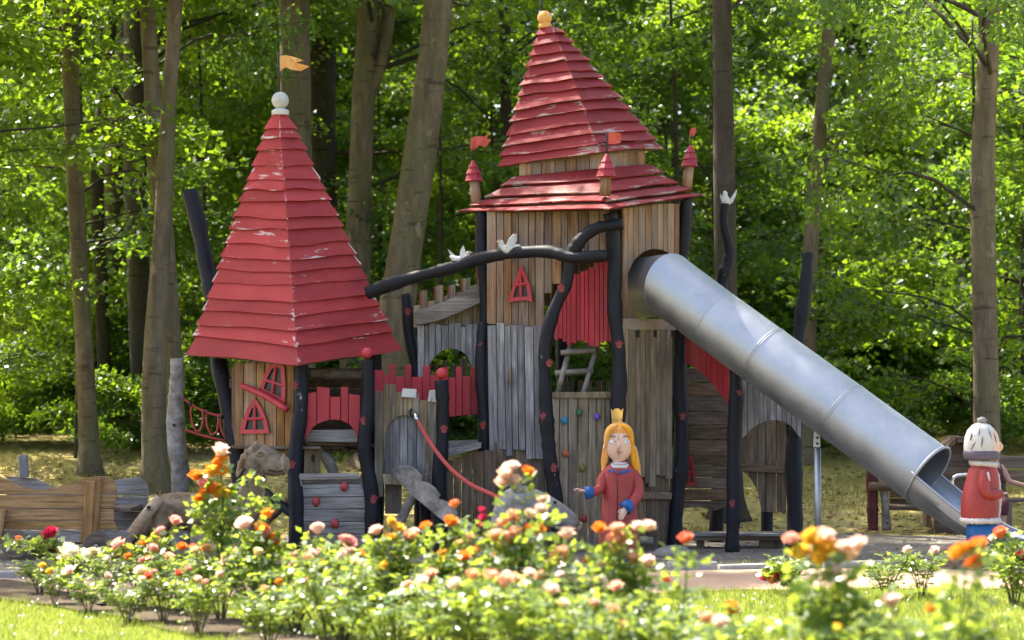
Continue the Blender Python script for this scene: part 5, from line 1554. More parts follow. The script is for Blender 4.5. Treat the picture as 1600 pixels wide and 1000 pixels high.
# hair: cap with a parting, long strands
bm = bmesh.new()
add_loft(bm, dense([rg(967, 702, 22, 17, 6 * k), rg(967, 690, 23.6, 19.5, 4 * k), rg(967, 678, 22.8, 19.5, 1.5 * k), rg(967, 668, 19, 18, -1 * k), rg(967, 661, 10, 10, -1 * k), rg(967, 659, 3, 3)], 3), 28)
hair = from_bm('hair', bm, M['hair'], PR, True)
for pts, rr in [([(965, 664, -15), (956, 668, -17), (950, 679, -14), (947.5, 693, -9), (948, 706, -3), (946, 722, 3), (943, 738, 7)], [2, 4.4, 4.2, 3.6, 3.2, 3.6, 2]),
                ([(968, 664, -15), (978, 668, -17), (984, 679, -14), (987, 693, -9), (988, 710, -2), (992, 730, 2), (997, 752, 3), (998, 772, 5)], [2, 4.4, 4.2, 3.6, 4, 4.6, 4.6, 2.2]),
                ([(990, 700, 2), (995, 728, 8), (997, 756, 9)], [5, 6, 4]), ([(946, 700, 4), (944, 722, 9), (944, 745, 10)], [4, 5, 3])]:
    bar('hair_strand', [pp(x, y, d * k) for x, y, d in pts], [r * k for r in rr], M['hair'], hair, 9, 4, round_end=True)
bm = bmesh.new(); c = pp(964, 652); nseg = 16
ro = []
for (y, r) in ((662, 7.5), (650, 8.6)):
    ro.append([bm.verts.new(pp(964 + r * math.cos(2 * math.pi * i / nseg), y, r * k * math.sin(2 * math.pi * i / nseg))) for i in range(nseg)])
ro.append([bm.verts.new(pp(964 + (9.8) * math.cos(2 * math.pi * i / nseg), 638 if i % 4 == 0 else (643 if i % 4 == 2 else 639), 9.8 * k * math.sin(2 * math.pi * i / nseg))) for i in range(nseg)])
for r_ in range(2):
    for i in range(nseg): bm.faces.new((ro[r_][i], ro[r_][(i + 1) % nseg], ro[r_ + 1][(i + 1) % nseg], ro[r_ + 1][i]))
bmesh.ops.solidify(bm, geom=bm.faces, thickness=.008)
cr = from_bm('crown', bm, m_plain('pale yellow crown', (0.72, 0.55, 0.22), .6), PR)
for i, x in enumerate((959, 964.5, 970)): ball('crown_dot', pp(x, 656, -8.2 * k), 1.1 * k, M['mark'], cr, u=8, v=6)
bar('crack', [pp(965.5, 712, -16.6 * k), pp(965, 700, -20.2 * k), pp(965.5, 684, -20.0 * k), pp(964, 672, -16 * k)], [.25 * k, .55 * k, .5 * k, .2 * k], M['horse'], hd, 5, 3)
bar('crack', [pp(963, 745, -17.6 * k), pp(964, 770, -19.2 * k), pp(963, 800, -21.8 * k), pp(964, 845, -25.4 * k)], [.3 * k, .7 * k, .7 * k, .4 * k], M['dark'], PR, 5, 3)
# collar, necklace, brooch
bm = bmesh.new(); add_loft(bm, dense([rg(968, 731, 19, 15), rg(968, 727, 17, 14.5), rg(968, 722, 12, 12)], 3), 24); from_bm('collar', bm, M['white_paint'], PR, True)
for i in range(13):
    a = math.pi * (1.0 + i / 12)
    ball('collar_scallop', Vector((pp(968, 0).x + math.cos(a) * 20.5 * k, PY + math.sin(a) * 15.5 * k, pp(0, 733).z + (abs(i - 6) - 6) * .9 * k)), 3.4 * k, M['blue'], PR, 1, .7, 1, 8, 6)
for i in range(15):
    a = math.pi * (1.0 + i / 14)
    ball('bead', Vector((pp(968, 0).x + math.cos(a) * 13.5 * k, PY + math.sin(a) * 13 * k, pp(0, 723).z - math.sin(math.pi * i / 14) * 3 * k)), 1.5 * k, M['mark'], PR, u=6, v=5)
ball('brooch', pp(964, 738, -17 * k), 4.2 * k, M['mark'], PR, 1, .5, 1)
# arms
bar('sleeve', [pp(948, 737, 0), pp(941, 748, -3 * k), pp(938, 762, -8 * k), pp(930, 767, -14 * k), pp(922, 768, -18 * k)], [7 * k, 8 * k, 8 * k, 7.5 * k, 8.5 * k], M['coat'], PR, 12, 4)
bar('cuff', [pp(926, 768, -17 * k), pp(914, 769.5, -19 * k)], [9 * k, 10.5 * k], M['blue'], PR, 14, 1)
bar('sleeve', [pp(989, 737, 0), pp(996, 752, -3 * k), pp(996, 770, -8 * k), pp(988, 784, -18 * k), pp(980, 790, -24 * k)], [7 * k, 8.5 * k, 9 * k, 8.5 * k, 9 * k], M['coat'], PR, 12, 4)
bar('cuff', [pp(984, 786, -20 * k), pp(975, 794, -25 * k)], [10 * k, 11 * k], M['blue'], PR, 14, 1)
def hand(parent, wrist, tip, up, size, mat):
    """palm, four bent fingers of different length and a thumb, one mesh"""
    d = (tip - wrist).normalized(); s = d.cross(up).normalized(); n = s.cross(d).normalized()
    bm = bmesh.new()
    L = size
    add_tube(bm, [wrist - d * .1 * L, wrist + d * .22 * L, wrist + d * .5 * L], [.17 * L, .24 * L, .23 * L], 10, 3, flat=.55, round_end=True)
    for i, ln in enumerate((.42, .5, .47, .36)):
        b = wrist + d * .48 * L + s * (i - 1.5) * .115 * L
        add_tube(bm, [b, b + d * ln * .5 * L + n * .02 * L, b + d * ln * L - n * .06 * L], [.065 * L, .06 * L, .045 * L], 7, 2, round_end=True)
    b = wrist + d * .18 * L + s * .2 * L
    add_tube(bm, [b, b + (d * .2 + s * .14) * L, b + (d * .38 + s * .13) * L], [.075 * L, .07 * L, .05 * L], 7, 2, round_end=True)
    return from_bm('hand', bm, M[mat], parent, True)
hand(PR, pp(914, 767, -19 * k), pp(900, 764, -21 * k), Vector((0, .35, 1)), 19 * k, 'skin')
hand(PR, pp(977, 793, -25 * k), pp(968, 808, -28 * k), Vector((-.4, -1, 0)), 21 * k, 'skin')

# ------------------------------------------------------------------ carved king seen from the side
KY = -2.62; kk_ = mpp(KY)
KG = thing('king_statue', 'painted wooden figure in red coat, white cap and blue trousers at the slide exit', 'statue', (at(1535, 852, KY).x, KY, at(1535, 852, KY).z))
def kp(x, y, dy=0.0):
    v = at(x, y, KY); v.y += dy; return v
def kr_(x, y, rx, ry, dy=0.0):
    v = kp(x, y, dy); return (v.x, v.y, v.z, rx * kk_, ry * kk_)
bm = bmesh.new()
add_loft(bm, dense([kr_(1532, 816, 27, 24), kr_(1531, 806, 29, 26), kr_(1531, 790, 29.5, 27), kr_(1532, 770, 28, 25), kr_(1535, 750, 26, 22), kr_(1536, 735, 23, 20), kr_(1537, 727, 18, 16), kr_(1538, 722, 13, 12)], 3), 28)
from_bm('coat', bm, M['coat'], KG, True)
bm = bmesh.new(); seg = 48
ring_l = []
for y in (852.5, 835, 815):
    ring_l.append([bm.verts.new(kp(1535 + (25 - 1.6 * (abs(math.cos(4.5 * 2 * math.pi * i / seg)) ** 10)) * math.cos(2 * math.pi * i / seg), y, (22 - 1.6 * (abs(math.cos(4.5 * 2 * math.pi * i / seg)) ** 10)) * kk_ * math.sin(2 * math.pi * i / seg))) for i in range(seg)])
for r_ in range(2):
    for i in range(seg): bm.faces.new((ring_l[r_][i], ring_l[r_][(i + 1) % seg], ring_l[r_ + 1][(i + 1) % seg], ring_l[r_ + 1][i]))
bm.faces.new(ring_l[0][::-1]); bm.faces.new(ring_l[2])
from_bm('trousers', bm, M['blue'], KG, True)
def fur(name, pts, r, parent, seed):
    rng = random.Random(seed); bm = bmesh.new()
    P2, _ = smooth_path(pts, [1] * len(pts), 5)
    add_tube(bm, P2, [r * rng.uniform(.82, 1.15) for _ in P2], 8, 1, .12, rng)
    return from_bm(name, bm, M['white_paint'], parent, True)
def ringpts(cx, y, rx, ry, n=18, tilt=0): return [kp(cx + rx * math.cos(2 * math.pi * i / n), y + tilt * math.cos(2 * math.pi * i / n), ry * kk_ * math.sin(2 * math.pi * i / n)) for i in range(n + 1)]
fur('fur_hem', ringpts(1532, 813, 27, 24), 5 * kk_, KG, 1)
fur('fur_collar', ringpts(1537, 724, 17, 15, tilt=2), 5.5 * kk_, KG, 2)
fur('fur_front', [kp(1552, 728, -6 * kk_), kp(1559, 748, -4 * kk_), kp(1561, 770, -3 * kk_), kp(1561, 792, -3 * kk_), kp(1558, 812, -3 * kk_)], 3.2 * kk_, KG, 3)
bm = bmesh.new()
add_loft(bm, dense([kr_(1537, 728, 11, 11), kr_(1539, 720, 14, 14), kr_(1541, 714, 19, 17), kr_(1540, 704, 22, 20), kr_(1539, 690, 22.5, 20), kr_(1538, 675, 19, 18), kr_(1537, 664, 8, 8)], 3), 24)
kh = from_bm('head', bm, M['skin'], KG, True)
bar('nose', [kp(1560, 690, 0), kp(1564.5, 698, 0), kp(1561, 703, 0)], [2 * kk_, 3.4 * kk_, 3 * kk_], M['skin'], kh, 8, 3, round_end=True)
bar('chin', [kp(1556, 716, -2 * kk_), kp(1559, 714, 2 * kk_)], 4.5 * kk_, M['skin'], kh, 8, 1, round_end=True)
bar('mouth', [kp(1558.5, 709, -7 * kk_), kp(1561.5, 709, 0)], 1.1 * kk_, M['lip'], kh, 6, 1)
ball('eye', kp(1556, 693, -11 * kk_), 3 * kk_, M['eyewhite'], kh, .8, .6, 1)
ball('ear', kp(1538, 704, -20 * kk_), 4.5 * kk_, M['skin'], kh, .8, .5, 1.2)
bm = bmesh.new(); seg = 40
prof = [(716, 24), (706, 26.5), (695, 27), (683, 25.5), (672, 21.5), (664, 14), (660, 5)]
rr_ = []
for (y, r) in prof:
    rr_.append([bm.verts.new(kp(1533 + (r - (1.1 if i % 5 == 0 else 0)) * math.cos(2 * math.pi * i / seg), y, (r - (1.1 if i % 5 == 0 else 0)) * .9 * kk_ * math.sin(2 * math.pi * i / seg))) for i in range(seg)])
for a in range(len(rr_) - 1):
    for i in range(seg): bm.faces.new((rr_[a][i], rr_[a][(i + 1) % seg], rr_[a + 1][(i + 1) % seg], rr_[a + 1][i]))
bm.faces.new(rr_[0][::-1]); bm.faces.new(rr_[-1])
cap = from_bm('cap', bm, M['white_paint'], KG, True)
for x0, y0, x1, y1 in [(1520, 690, 1514, 702), (1528, 668, 1525, 680), (1531, 682, 1529, 698), (1540, 668, 1546, 686), (1550, 676, 1554, 692), (1516, 676, 1513, 688)]:
    def onr(x, y):
        r = float(np.interp(y, [q[0] for q in prof[::-1]], [q[1] for q in prof[::-1]])); dx = x - 1533
        return kp(x, y, -math.sqrt(max(r * r - dx * dx, 4)) * .9 * kk_ - .001)
    bar('groove_mark', [onr(x0, y0), onr((x0 + x1) / 2, (y0 + y1) / 2), onr(x1, y1)], [.5 * kk_, 1.1 * kk_, .4 * kk_], M['hatband'], cap, 6, 2)
bm = bmesh.new(); add_loft(bm, dense([kr_(1534, 718, 25, 23), kr_(1534, 716, 28, 25.5), kr_(1533, 706, 28, 25.5), kr_(1533, 704, 26, 23)], 2), 28); from_bm('cap_band', bm, M['hatband'], KG, True)
bm = bmesh.new(); bmesh.ops.create_icosphere(bm, subdivisions=2, radius=8 * kk_)
for v in bm.verts: v.co.z *= .7; v.co *= 1 + .12 * math.sin(v.co.x * 300 + v.co.z * 400)
bmesh.ops.translate(bm, verts=bm.verts, vec=kp(1534, 657)); from_bm('pompom', bm, M['log'], KG, True)
bar('sleeve', [kp(1534, 736, -19 * kk_), kp(1532, 752, -25 * kk_), kp(1535, 768, -26 * kk_), kp(1548, 772, -24 * kk_), kp(1560, 771, -18 * kk_)], [8 * kk_, 9 * kk_, 9 * kk_, 8 * kk_, 7 * kk_], M['coat'], KG, 12, 4, round_end=True)
hand(KG, kp(1559, 771, -18 * kk_), kp(1570, 769, -16 * kk_), Vector((0, -.2, 1)), 13 * kk_, 'skin')
bar('white_peg', [kp(1538, 737, -28 * kk_), kp(1540, 750, -31 * kk_)], 1.8 * kk_, M['white_paint'], KG, 8, 1)
# low grey slab on which he stands
PL = thing('wooden_plinth', 'low brown wooden plinth under the wooden figure at the slide exit', 'plinth', (at(1535, 870, KY).x, KY, 0))
zt = at(0, 852, KY).z
bm = bmesh.new(); c = at(1540, 860, KY)
add_loft(bm, [(c.x, KY, -.03, .42, .30), (c.x, KY, zt - .03, .41, .29), (c.x, KY, zt - .003, .38, .26)], 40)
from_bm('plinth_block', bm, M['brown_h'], PL)

# ------------------------------------------------------------------ wooden wagon
WG = thing('wooden_wagon', 'wooden play wagon with curved plank sides and small disc wheels', 'wagon', (at(90, ground_y(-1.4), -1.4).x, -1.4, 0))
topw = [(-40, 742), (0, 745), (15, 750), (30, 760), (50, 766), (70, 766), (90, 761), (110, 754), (135, 747), (160, 744), (172, 746), (179, 753), (182, 764), (182.5, 774)]
endr = [(744, 165), (750, 176), (764, 182), (774, 182), (790, 178), (805, 177), (818, 179), (828, 184)]
def side(Y, dx, dy, mat, nm):
    cuts = [742, 773, 795, 813, 828] if nm == 'n' else [742, 773, 797, 828]
    for i in range(len(cuts) - 1):
        a, b = cuts[i], cuts[i + 1]
        pts = []
        if i == 0:
            xs = [-40, 0, 15, 30, 50, 70, 90, 110, 135, 160, 172, 179, 182]
            pts = [(x, max(curve(topw, x), 742)) for x in xs] + [(182, b - .7), (-40, b - .7)]
        else:
            ys = [a + .7 + (b - a - 1.4) * q / 3 for q in range(4)]
            pts = [(-40, a + .7)] + [(float(np.interp(y, [e_[0] for e_ in endr], [e_[1] for e_ in endr])), y) for y in ys] + [(-40, b - .7)]
        pxslab('side_board', [(x + dx, y + dy) for x, y in pts[::-1]], Y + CR.uniform(-.004, .004), .035, M[mat], WG, .004)
side(-1.45, 0, 0, 'wagon', 'n')
side(-.65, 50, 2, 'grey_h', 'f')
def wpost(x0, y0, x1, y1, w0, w1, Y, mat='wagon_v'):
    pxslab('stake', [(x0 - w0, y0), (x0 + w0, y0), (x1 + w1, y1), (x1 - w1, y1)], Y, .06, M[mat], WG, .006)
wpost(134, 849, 141, 752, 9, 7, -1.53); wpost(146, 840, 153, 747, 5, 5, -1.51)
wpost(37, 746, 35, 711, 7, 7, -.72, 'grey_v')
wpost(-8, 850, 2, 795, 9, 8, -1.53)
bm = bmesh.new()
pxslab('sill', [(-40, 848), (205, 848), (205, 831), (-40, 831)], -1.47, .08, M['grey_h'], WG)
pxslab('sill', [(0, 850), (255, 850), (255, 834), (0, 834)], -.70, .08, M['grey_h'], WG)
x0, x1 = at(-40, 830, -1.4).x, at(200, 830, -1.4).x
zz = at(0, 829, -1.4).z
nb = 14
for i in range(nb):
    a = x0 + (x1 - x0) * i / nb; b = x0 + (x1 - x0) * (i + 1) / nb - .006
    slab('floor_board', [(a, -1.42, zz), (b, -1.42, zz), (b, -.66, zz), (a, -.66, zz)], (0, 0, -.03), M['grey_h'], WG)
pxslab('seat_board', [(170, 800), (205, 800), (205, 793), (170, 793)], -1.35, .7, M['brown_h'], WG)
def wheel(px, py, Y, r):
    k = mpp(Y); c = at(px, py, Y)
    bm = bmesh.new(); n = 26
    prof = [(0, .2), (-.055, .25), (-.055, .62), (-.04, .66), (-.04, .93), (-.03, 1.0), (.05, 1.0), (.05, 0.2)]
    rings = []
    for (dy, f) in prof:
        rings.append([bm.verts.new((c.x + math.cos(2 * math.pi * i / n) * r * k * f, c.y + dy, c.z + math.sin(2 * math.pi * i / n) * r * k * f)) for i in range(n)])
    for j in range(len(rings) - 1):
        for i in range(n): bm.faces.new((rings[j][i], rings[j][(i + 1) % n], rings[j + 1][(i + 1) % n], rings[j + 1][i]))
    bm.faces.new(rings[0]); bm.faces.new(rings[-1][::-1])
    w = from_bm('wheel', bm, M['brown_h'], WG)
    bar('hub', [c + Vector((0, -.085, 0)), c + Vector((0, .05, 0))], 4 * k, M['grey_h'], w, 10, 1)
for (x, y, Y) in [(24, 851, -1.5), (152, 853, -1.5), (70, 853, -.62), (200, 853, -.62)]: wheel(x, y, Y, 22)
for x in (24, 152):
    bar('axle', [at(x, 852, -1.5), Vector((at(x, 852, -1.5).x, -.6, at(0, 852, -1.5).z))], .025, M['iron'], WG, 8, 1)

# ------------------------------------------------------------------ carved horse
HY = -1.15; k = mpp(HY)
HO = thing('carved_horse', 'carved wooden horse with braided mane harnessed in front of the wagon', 'carved horse', (at(320, ground_y(HY), HY).x, HY, 0))
def hp(x, y, dy=0.0):
    v = at(x, y, HY); v.y += dy; return v
gy_ = ground_y(HY) + 2
bm = bmesh.new()
add_tube(bm, [hp(246, 806), hp(258, 800), hp(285, 799), (hp(330, 803)), hp(370, 802), hp(388, 786), hp(395, 762), hp(398, 734)], [18 * k, 28 * k, 30 * k, 31 * k, 30 * k, 25 * k, 19 * k, 16 * k], 16, 5, round_end=True)
from_bm('body', bm, M['horse'], HO, True)
for dy in (-.13, .13):
    bar('leg', [hp(262, 786, dy), hp(256, 806, dy * 1.1), hp(250, 830, dy), hp(254, 850, dy), hp(252, gy_, dy)], [20 * k, 18 * k, 12 * k, 10 * k, 11 * k], M['horse'], HO, 12, 4)
    bar('leg', [hp(380, 806, dy), hp(382, 830, dy), hp(380, 850, dy), hp(382, gy_, dy)], [17 * k, 12 * k, 9.5 * k, 11 * k], M['horse'], HO, 12, 4)
bm = bmesh.new()
add_tube(bm, [hp(386, 728), hp(396, 722), hp(412, 719), (hp(426, 722)), hp(436, 726), hp(444, 726), hp(447, 726)], [11 * k, 17.5 * k, 18 * k, 14.5 * k, 11 * k, 13 * k, 10 * k], 18, 5, flat=1.36, round_end=True)
hh = from_bm('head', bm, M['horse'], HO, True)
bar('jaw', [hp(408, 732), hp(425, 738), hp(444, 738)], [9 * k, 7.5 * k, 5.5 * k], M['horse'], hh, 12, 4, flat=.8, round_end=True)
for s in (-1, 1):
    ball('eye', hp(408, 711, s * 15.4 * k), 5.5 * k, M['horse'], hh, 1.25, .6, .8)
    bar('eyelid', [hp(400, 712, s * 16.2 * k), hp(408, 705, s * 18 * k), hp(416, 711, s * 15.8 * k)], [.8 * k, 1.9 * k, .8 * k], M['horse'], hh, 6, 4)
    ball('nostril', hp(443, 719, s * 9 * k), 2.6 * k, M['dark'], hh, 1, .5, .8, 8, 6)
    bar('ear', [hp(403, 704, s * 9 * k), hp(400, 695, s * 10 * k), hp(404, 690, s * 11 * k)], [4.5 * k, 4 * k, 1 * k], M['horse'], hh, 8, 3)
    bar('mouth_line', [hp(421, 734, s * 13.2 * k), hp(434, 737, s * 12 * k), hp(448, 733, s * 8.5 * k)], 1.2 * k, M['dark'], hh, 6, 3)
for i, (x, y) in enumerate([(404, 699), (396, 701), (389, 706), (383, 713), (379, 722), (377, 733)]):
    for s in (-1, 1):
        bar('mane_lock', [hp(x + 3, y - 3, s * 2 * k), hp(x - 2, y + 1, s * 9 * k), hp(x - 5, y + 11, s * 13 * k)], [4 * k, 5 * k, 2 * k], M['horse'], hh, 8, 4, round_end=True)
bar('shaft', [hp(192, 858, -.26), hp(225, 815, -.27), hp(256, 776, -.26)], [8.5 * k, 9 * k, 8.5 * k], M['tan_h'], HO, 12, 3, .02)
bar('shaft', [hp(205, 858, .3), hp(235, 815, .3), hp(262, 784, .28)], [8 * k] * 3, M['tan_h'], HO, 12, 3, .02)
for (x, y) in [(240, 790), (195, 842)]: bar('bolt', [hp(x, y, -.34), hp(x, y, -.25)], 3 * k, M['iron'], HO, 8, 1)

# ------------------------------------------------------------------ pale post with red rope net
NP = thing('net_post', 'pale crooked log post left of the left tower holding a red rope net', 'post', (at(280, ground_y(.6), .6).x, .6, 0))
post(NP, [(278, 560, .6, 11), (277, 590, .6, 12), (272, 640, .6, 12), (274, 690, .6, 12.5), (281, 740, .6, 13), (284, ground_y(.6) + 4, .6, 14)], 'log', 70, 'log', rough=.05)
bar('bolt', [at(272, 664, .50), at(272, 664, .54)], 2.6 * mpp(.6), M['iron'], NP, 8, 1)
RNt = thing('rope_net', 'red rope net strung between the pale post and the left tower', 'rope net', (at(318, ground_y(.6), .6).x, .6, 0))
bar('rope', [at(288, 624, .58), at(305, 636, .58), at(325, 645, .58), at(352, 652, .6)], 2.0 * mpp(.6), M['rope'], RNt, 7, 3)
bar('rope', [at(288, 671, .58), at(318, 681, .58), at(354, 689, .6)], 2.0 * mpp(.6), M['rope'], RNt, 7, 3)
for i, x in enumerate((298, 322, 344)):
    bar('rope_loop', [at(x, 634 + i * 6, .57), at(x + 1, 656 + i * 6, .57), at(x + 8, 673 + i * 5, .57), at(x + 16, 670 + i * 5, .57), at(x + 19, 655 + i * 5, .57), at(x + 19, 640 + i * 6, .57)], 1.6 * mpp(.6), M['rope'], RNt, 6, 4)
for (x, y) in [(297, 632), (320, 645), (345, 652)]: ball('connector', at(x, y, .575), 3.4 * mpp(.6), M['iron'], RNt, u=8, v=6)

# ------------------------------------------------------------------ carved grey animal with a bowed head, and a flat boulder
AY = -1.5; k = mpp(AY)
AN = thing('carved_animal', 'grey carved animal with smooth bowed snout left of the princess', 'carved animal', (at(815, ground_y(AY), AY).x, AY, 0))
def ap_(x, y, dy=0.0):
    v = at(x, y, AY); v.y += dy; return v
bm = bmesh.new()
add_tube(bm, [ap_(800, ground_y(AY) + 3), ap_(798, 850), ap_(798, 815), ap_(808, 790), ap_(830, 791), ap_(858, 800), ap_(882, 811), ap_(896, 820)], [30 * k, 31 * k, 31 * k, 30 * k, 28 * k, 23 * k, 18 * k, 12 * k], 20, 5, flat=.85, round_end=True)
from_bm('body', bm, M['stone_wood'], AN, True)
bar('lip', [ap_(868, 823, -.10), ap_(888, 828, -.10), ap_(904, 826, -.04), ap_(908, 818, .02)], [3 * k, 4 * k, 4 * k, 3 * k], M['drab_v'], AN, 9, 4, round_end=True)
for s in (-1, 1):
    ball('eye', ap_(867, 784, s * .10), 3.2 * k, M['dark'], AN, 1, .6, .8, 10, 8)
    bar('ear', [ap_(812, 768, s * .10), ap_(804, 754, s * .13), ap_(812, 746, s * .12)], [9 * k, 8 * k, 2 * k], M['stone_wood'], AN, 10, 3, flat=.5, round_end=True)
    bar('foot', [ap_(830, 820, s * .16), ap_(838, 850, s * .2), ap_(842, ground_y(AY), s * .2)], [16 * k, 11 * k, 13 * k], M['stone_wood'], AN, 12, 4)
BO = thing('boulder', 'flat rounded grey stone at the foot of the black corner post', 'stone', (at(1052, ground_y(-1.1), -1.1).x, -1.1, 0))
bm = bmesh.new(); bmesh.ops.create_icosphere(bm, subdivisions=3, radius=1.0)
for v in bm.verts:
    v.co *= 1 + .06 * math.sin(v.co.x * 4 + 1) * math.cos(v.co.y * 5)
    v.co = Vector((v.co.x * .21, v.co.y * .17, v.co.z * .095))
bmesh.ops.translate(bm, verts=bm.verts, vec=Vector((at(1052, 870, -1.1).x, -1.1, .03)))
from_bm('stone', bm, M['stone_wood'], BO, True)

# ------------------------------------------------------------------ timbers behind the slide: seat frame, rounded hut wall, a seated person
TB = thing('timber_frame', 'dark timber frame with reddish post standing behind the lower slide', 'timber frame', (at(1385, ground_y(3), 3).x, 3.0, gz(3.0, 3.0)))
g3 = ground_y(3.0) - 4

M['reddark'] = m_paint('dark red paint', (0.13, 0.022, 0.025), (0.08, 0.015, 0.018), (0.2, 0.12, 0.1), .74, .6)
post(TB, [(1364, 733, 3, 9), (1362, 790, 3, 9), (1363, g3, 3, 9)], 'reddark', 101)
post(TB, [(1383, 762, 2.95, 6.5), (1384, g3, 2.95, 7)], 'log', 102)
bar('cross_log', [at(1358, 760, 2.9), at(1420, 762, 2.9)], 7 * mpp(3), M['brown_h'], TB, 10, 1)
bar('cross_log', [at(1385, 792, 3.0), at(1530, 796, 3.0)], 5 * mpp(3), M['brown_h'], TB, 10, 1)
hwall(TB, 1390, 3.1, 1460, 3.1, 765, 790, 2, M['brown_h'], seed=103)
post(TB, [(1470, 770, 3.0, 7), (1470, g3, 3.0, 7)], 'brown_v', 104)
RH = thing('rounded_hut', 'dark rounded timber hut behind the slide mouth', 'hut', (at(1500, ground_y(2.8), 2.8).x, 2.8, gz(4.9, 2.8)))
for i in range(9):
    # staves bent to a barrel vault seen end on
    a0, a1 = math.pi * i / 9 + .015, math.pi * (i + 1) / 9 - .015
    c = at(1497, ground_y(2.8) - 4, 2.8); rx, rz = 44 * mpp(2.8), 150 * mpp(2.8)
    pts = [Vector((c.x + math.cos(a) * rx * f, 2.6, c.z + math.sin(a) ** .8 * rz * f)) for a, f in ((a0, 1), (a1, 1), (a1, .94), (a0, .94))]
    slab('stave', pts, (0, .7, 0), M['brown_h'], RH, .004)
pxslab('end_wall', [(1456, g3 + 4), (1538, g3 + 4), (1537, 760), (1528, 725), (1512, 698), (1497, 690), (1482, 698), (1466, 725), (1457, 760)], 2.75, .05, M['brown_h'], RH)
# bench with the person
BE = thing('park_bench', 'dark wooden bench at the right edge behind the wooden figure', 'bench', (at(1585, ground_y(2.2), 2.2).x, 2.2, 0))
g2 = ground_y(2.2)
x0, x1 = at(1562, 0, 2.2).x, at(1660, 0, 2.2).x
zs = .44
for i in range(3):
    slab('seat_board', [(x0, 2.0 + i * .14, zs), (x1, 2.0 + i * .14, zs), (x1, 2.13 + i * .14, zs), (x0, 2.13 + i * .14, zs)], (0, 0, -.035), M['brown_h'], BE)
for x in (x0 + .06, x1 - .06):
    for y in (2.03, 2.38): slab('leg', [(x - .04, y - .03, -.02), (x + .04, y - .03, -.02), (x + .04, y + .03, -.02), (x - .04, y + .03, -.02)], (0, 0, zs - .01), M['brown_v'], BE)
for i in range(2):
    slab('back_board', [(x0, 2.45, .62 + i * .16), (x1, 2.45, .62 + i * .16), (x1, 2.45, .75 + i * .16), (x0, 2.45, .75 + i * .16)], (0, .03, 0), M['brown_h'], BE)
for x in (x0 + .1, x1 - .1): slab('back_stay', [(x - .03, 2.485, .40), (x + .03, 2.485, .40), (x + .03, 2.485, .92), (x - .03, 2.485, .92)], (0, .04, 0), M['brown_v'], BE)
def person():
    b = at(1549, 0, 2.15); q = .74
    t = thing('person', 'person in dark red top sitting behind the wooden figure, arm stretched right', 'person', (b.x, 2.1, 0))
    t.scale = (q, q, q)
    verts = [(0, 0.02, .56), (0, .03, .78), (0, .02, 1.0), (0, 0, 1.14), (0.0, -.02, 1.24), (0.01, -.03, 1.36),     # pelvis..head
             (.15, 0, 1.06), (.25, -.06, .86), (.48, -.12, .80), (.56, -.13, .80),                                # right arm
             (-.15, 0, 1.06), (-.2, -.06, .86), (-.08, -.22, .72), (-.02, -.28, .70),                              # left arm
             (.09, -.02, .54), (.10, -.38, .54), (.09, -.36, .12), (.09, -.48, .05),                               # leg
             (-.09, -.02, .54), (-.10, -.38, .54), (-.09, -.36, .12), (-.09, -.48, .05)]
    edges = [(0, 1), (1, 2), (2, 3), (3, 4), (4, 5), (3, 6), (6, 7), (7, 8), (8, 9), (3, 10), (10, 11), (11, 12), (12, 13), (0, 14), (14, 15), (15, 16), (16, 17), (0, 18), (18, 19), (19, 20), (20, 21)]
    rad = [.13, .12, .14, .07, .055, .10, .06, .045, .032, .035, .06, .045, .032, .035, .09, .065, .045, .04, .09, .065, .045, .04]
    me = bpy.data.meshes.new('body'); me.from_pydata(verts, edges, [])
    o = bpy.data.objects.new('body', me); link(o, t)
    md = o.modifiers.new('skin', 'SKIN')
    for i, sv in enumerate(me.skin_vertices[0].data):
        sv.radius = (rad[i], rad[i]); sv.use_root = (i == 0)
    o.modifiers.new('sub', 'SUBSURF').levels = 2
    o.modifiers['sub'].render_levels = 2
    me.materials.append(M['skin_real'])
    bm = bmesh.new()
    add_loft(bm, dense([(b.x, 2.12, .52, .17, .14), (b.x, 2.13, .75, .155, .135), (b.x, 2.12, .98, .18, .15), (b.x, 2.11, 1.12, .15, .1), (b.x, 2.1, 1.17, .075, .075)], 3), 18)
    from_bm('top', bm, M['top_cloth'], t, True)
    for s in (.09, -.09):
        bar('trouser_leg', [Vector((b.x + s * .8, 2.12, .55)), Vector((b.x + s * 1.1, 1.74, .55)), Vector((b.x + s, 1.73, .38))], [.115, .085, .075], M['top_cloth'], t, 12, 4)
    bm = bmesh.new()
    add_loft(bm, dense([(b.x, 2.10, 1.30, .10, .10), (b.x, 2.09, 1.40, .125, .125), (b.x, 2.08, 1.50, .10, .11), (b.x, 2.08, 1.535, .03, .03)], 3), 16)
    from_bm('hair', bm, m_plain('brown hair', (.06, .035, .02), .7), t, True)
    h = Vector((b.x + .60, 2.1 - .13, .80))
    bm = bmesh.new(); bmesh.ops.create_uvsphere(bm, u_segments=12, v_segments=8, radius=.055); bmesh.ops.translate(bm, verts=bm.verts, vec=h)
    from_bm('black_bag', bm, M['dark'], t, True)
M['skin_real'] = m_plain('skin', (.50, .27, .19), .5)
M['top_cloth'] = m_plain('dark red cloth', (.10, .02, .025), .9)
person()
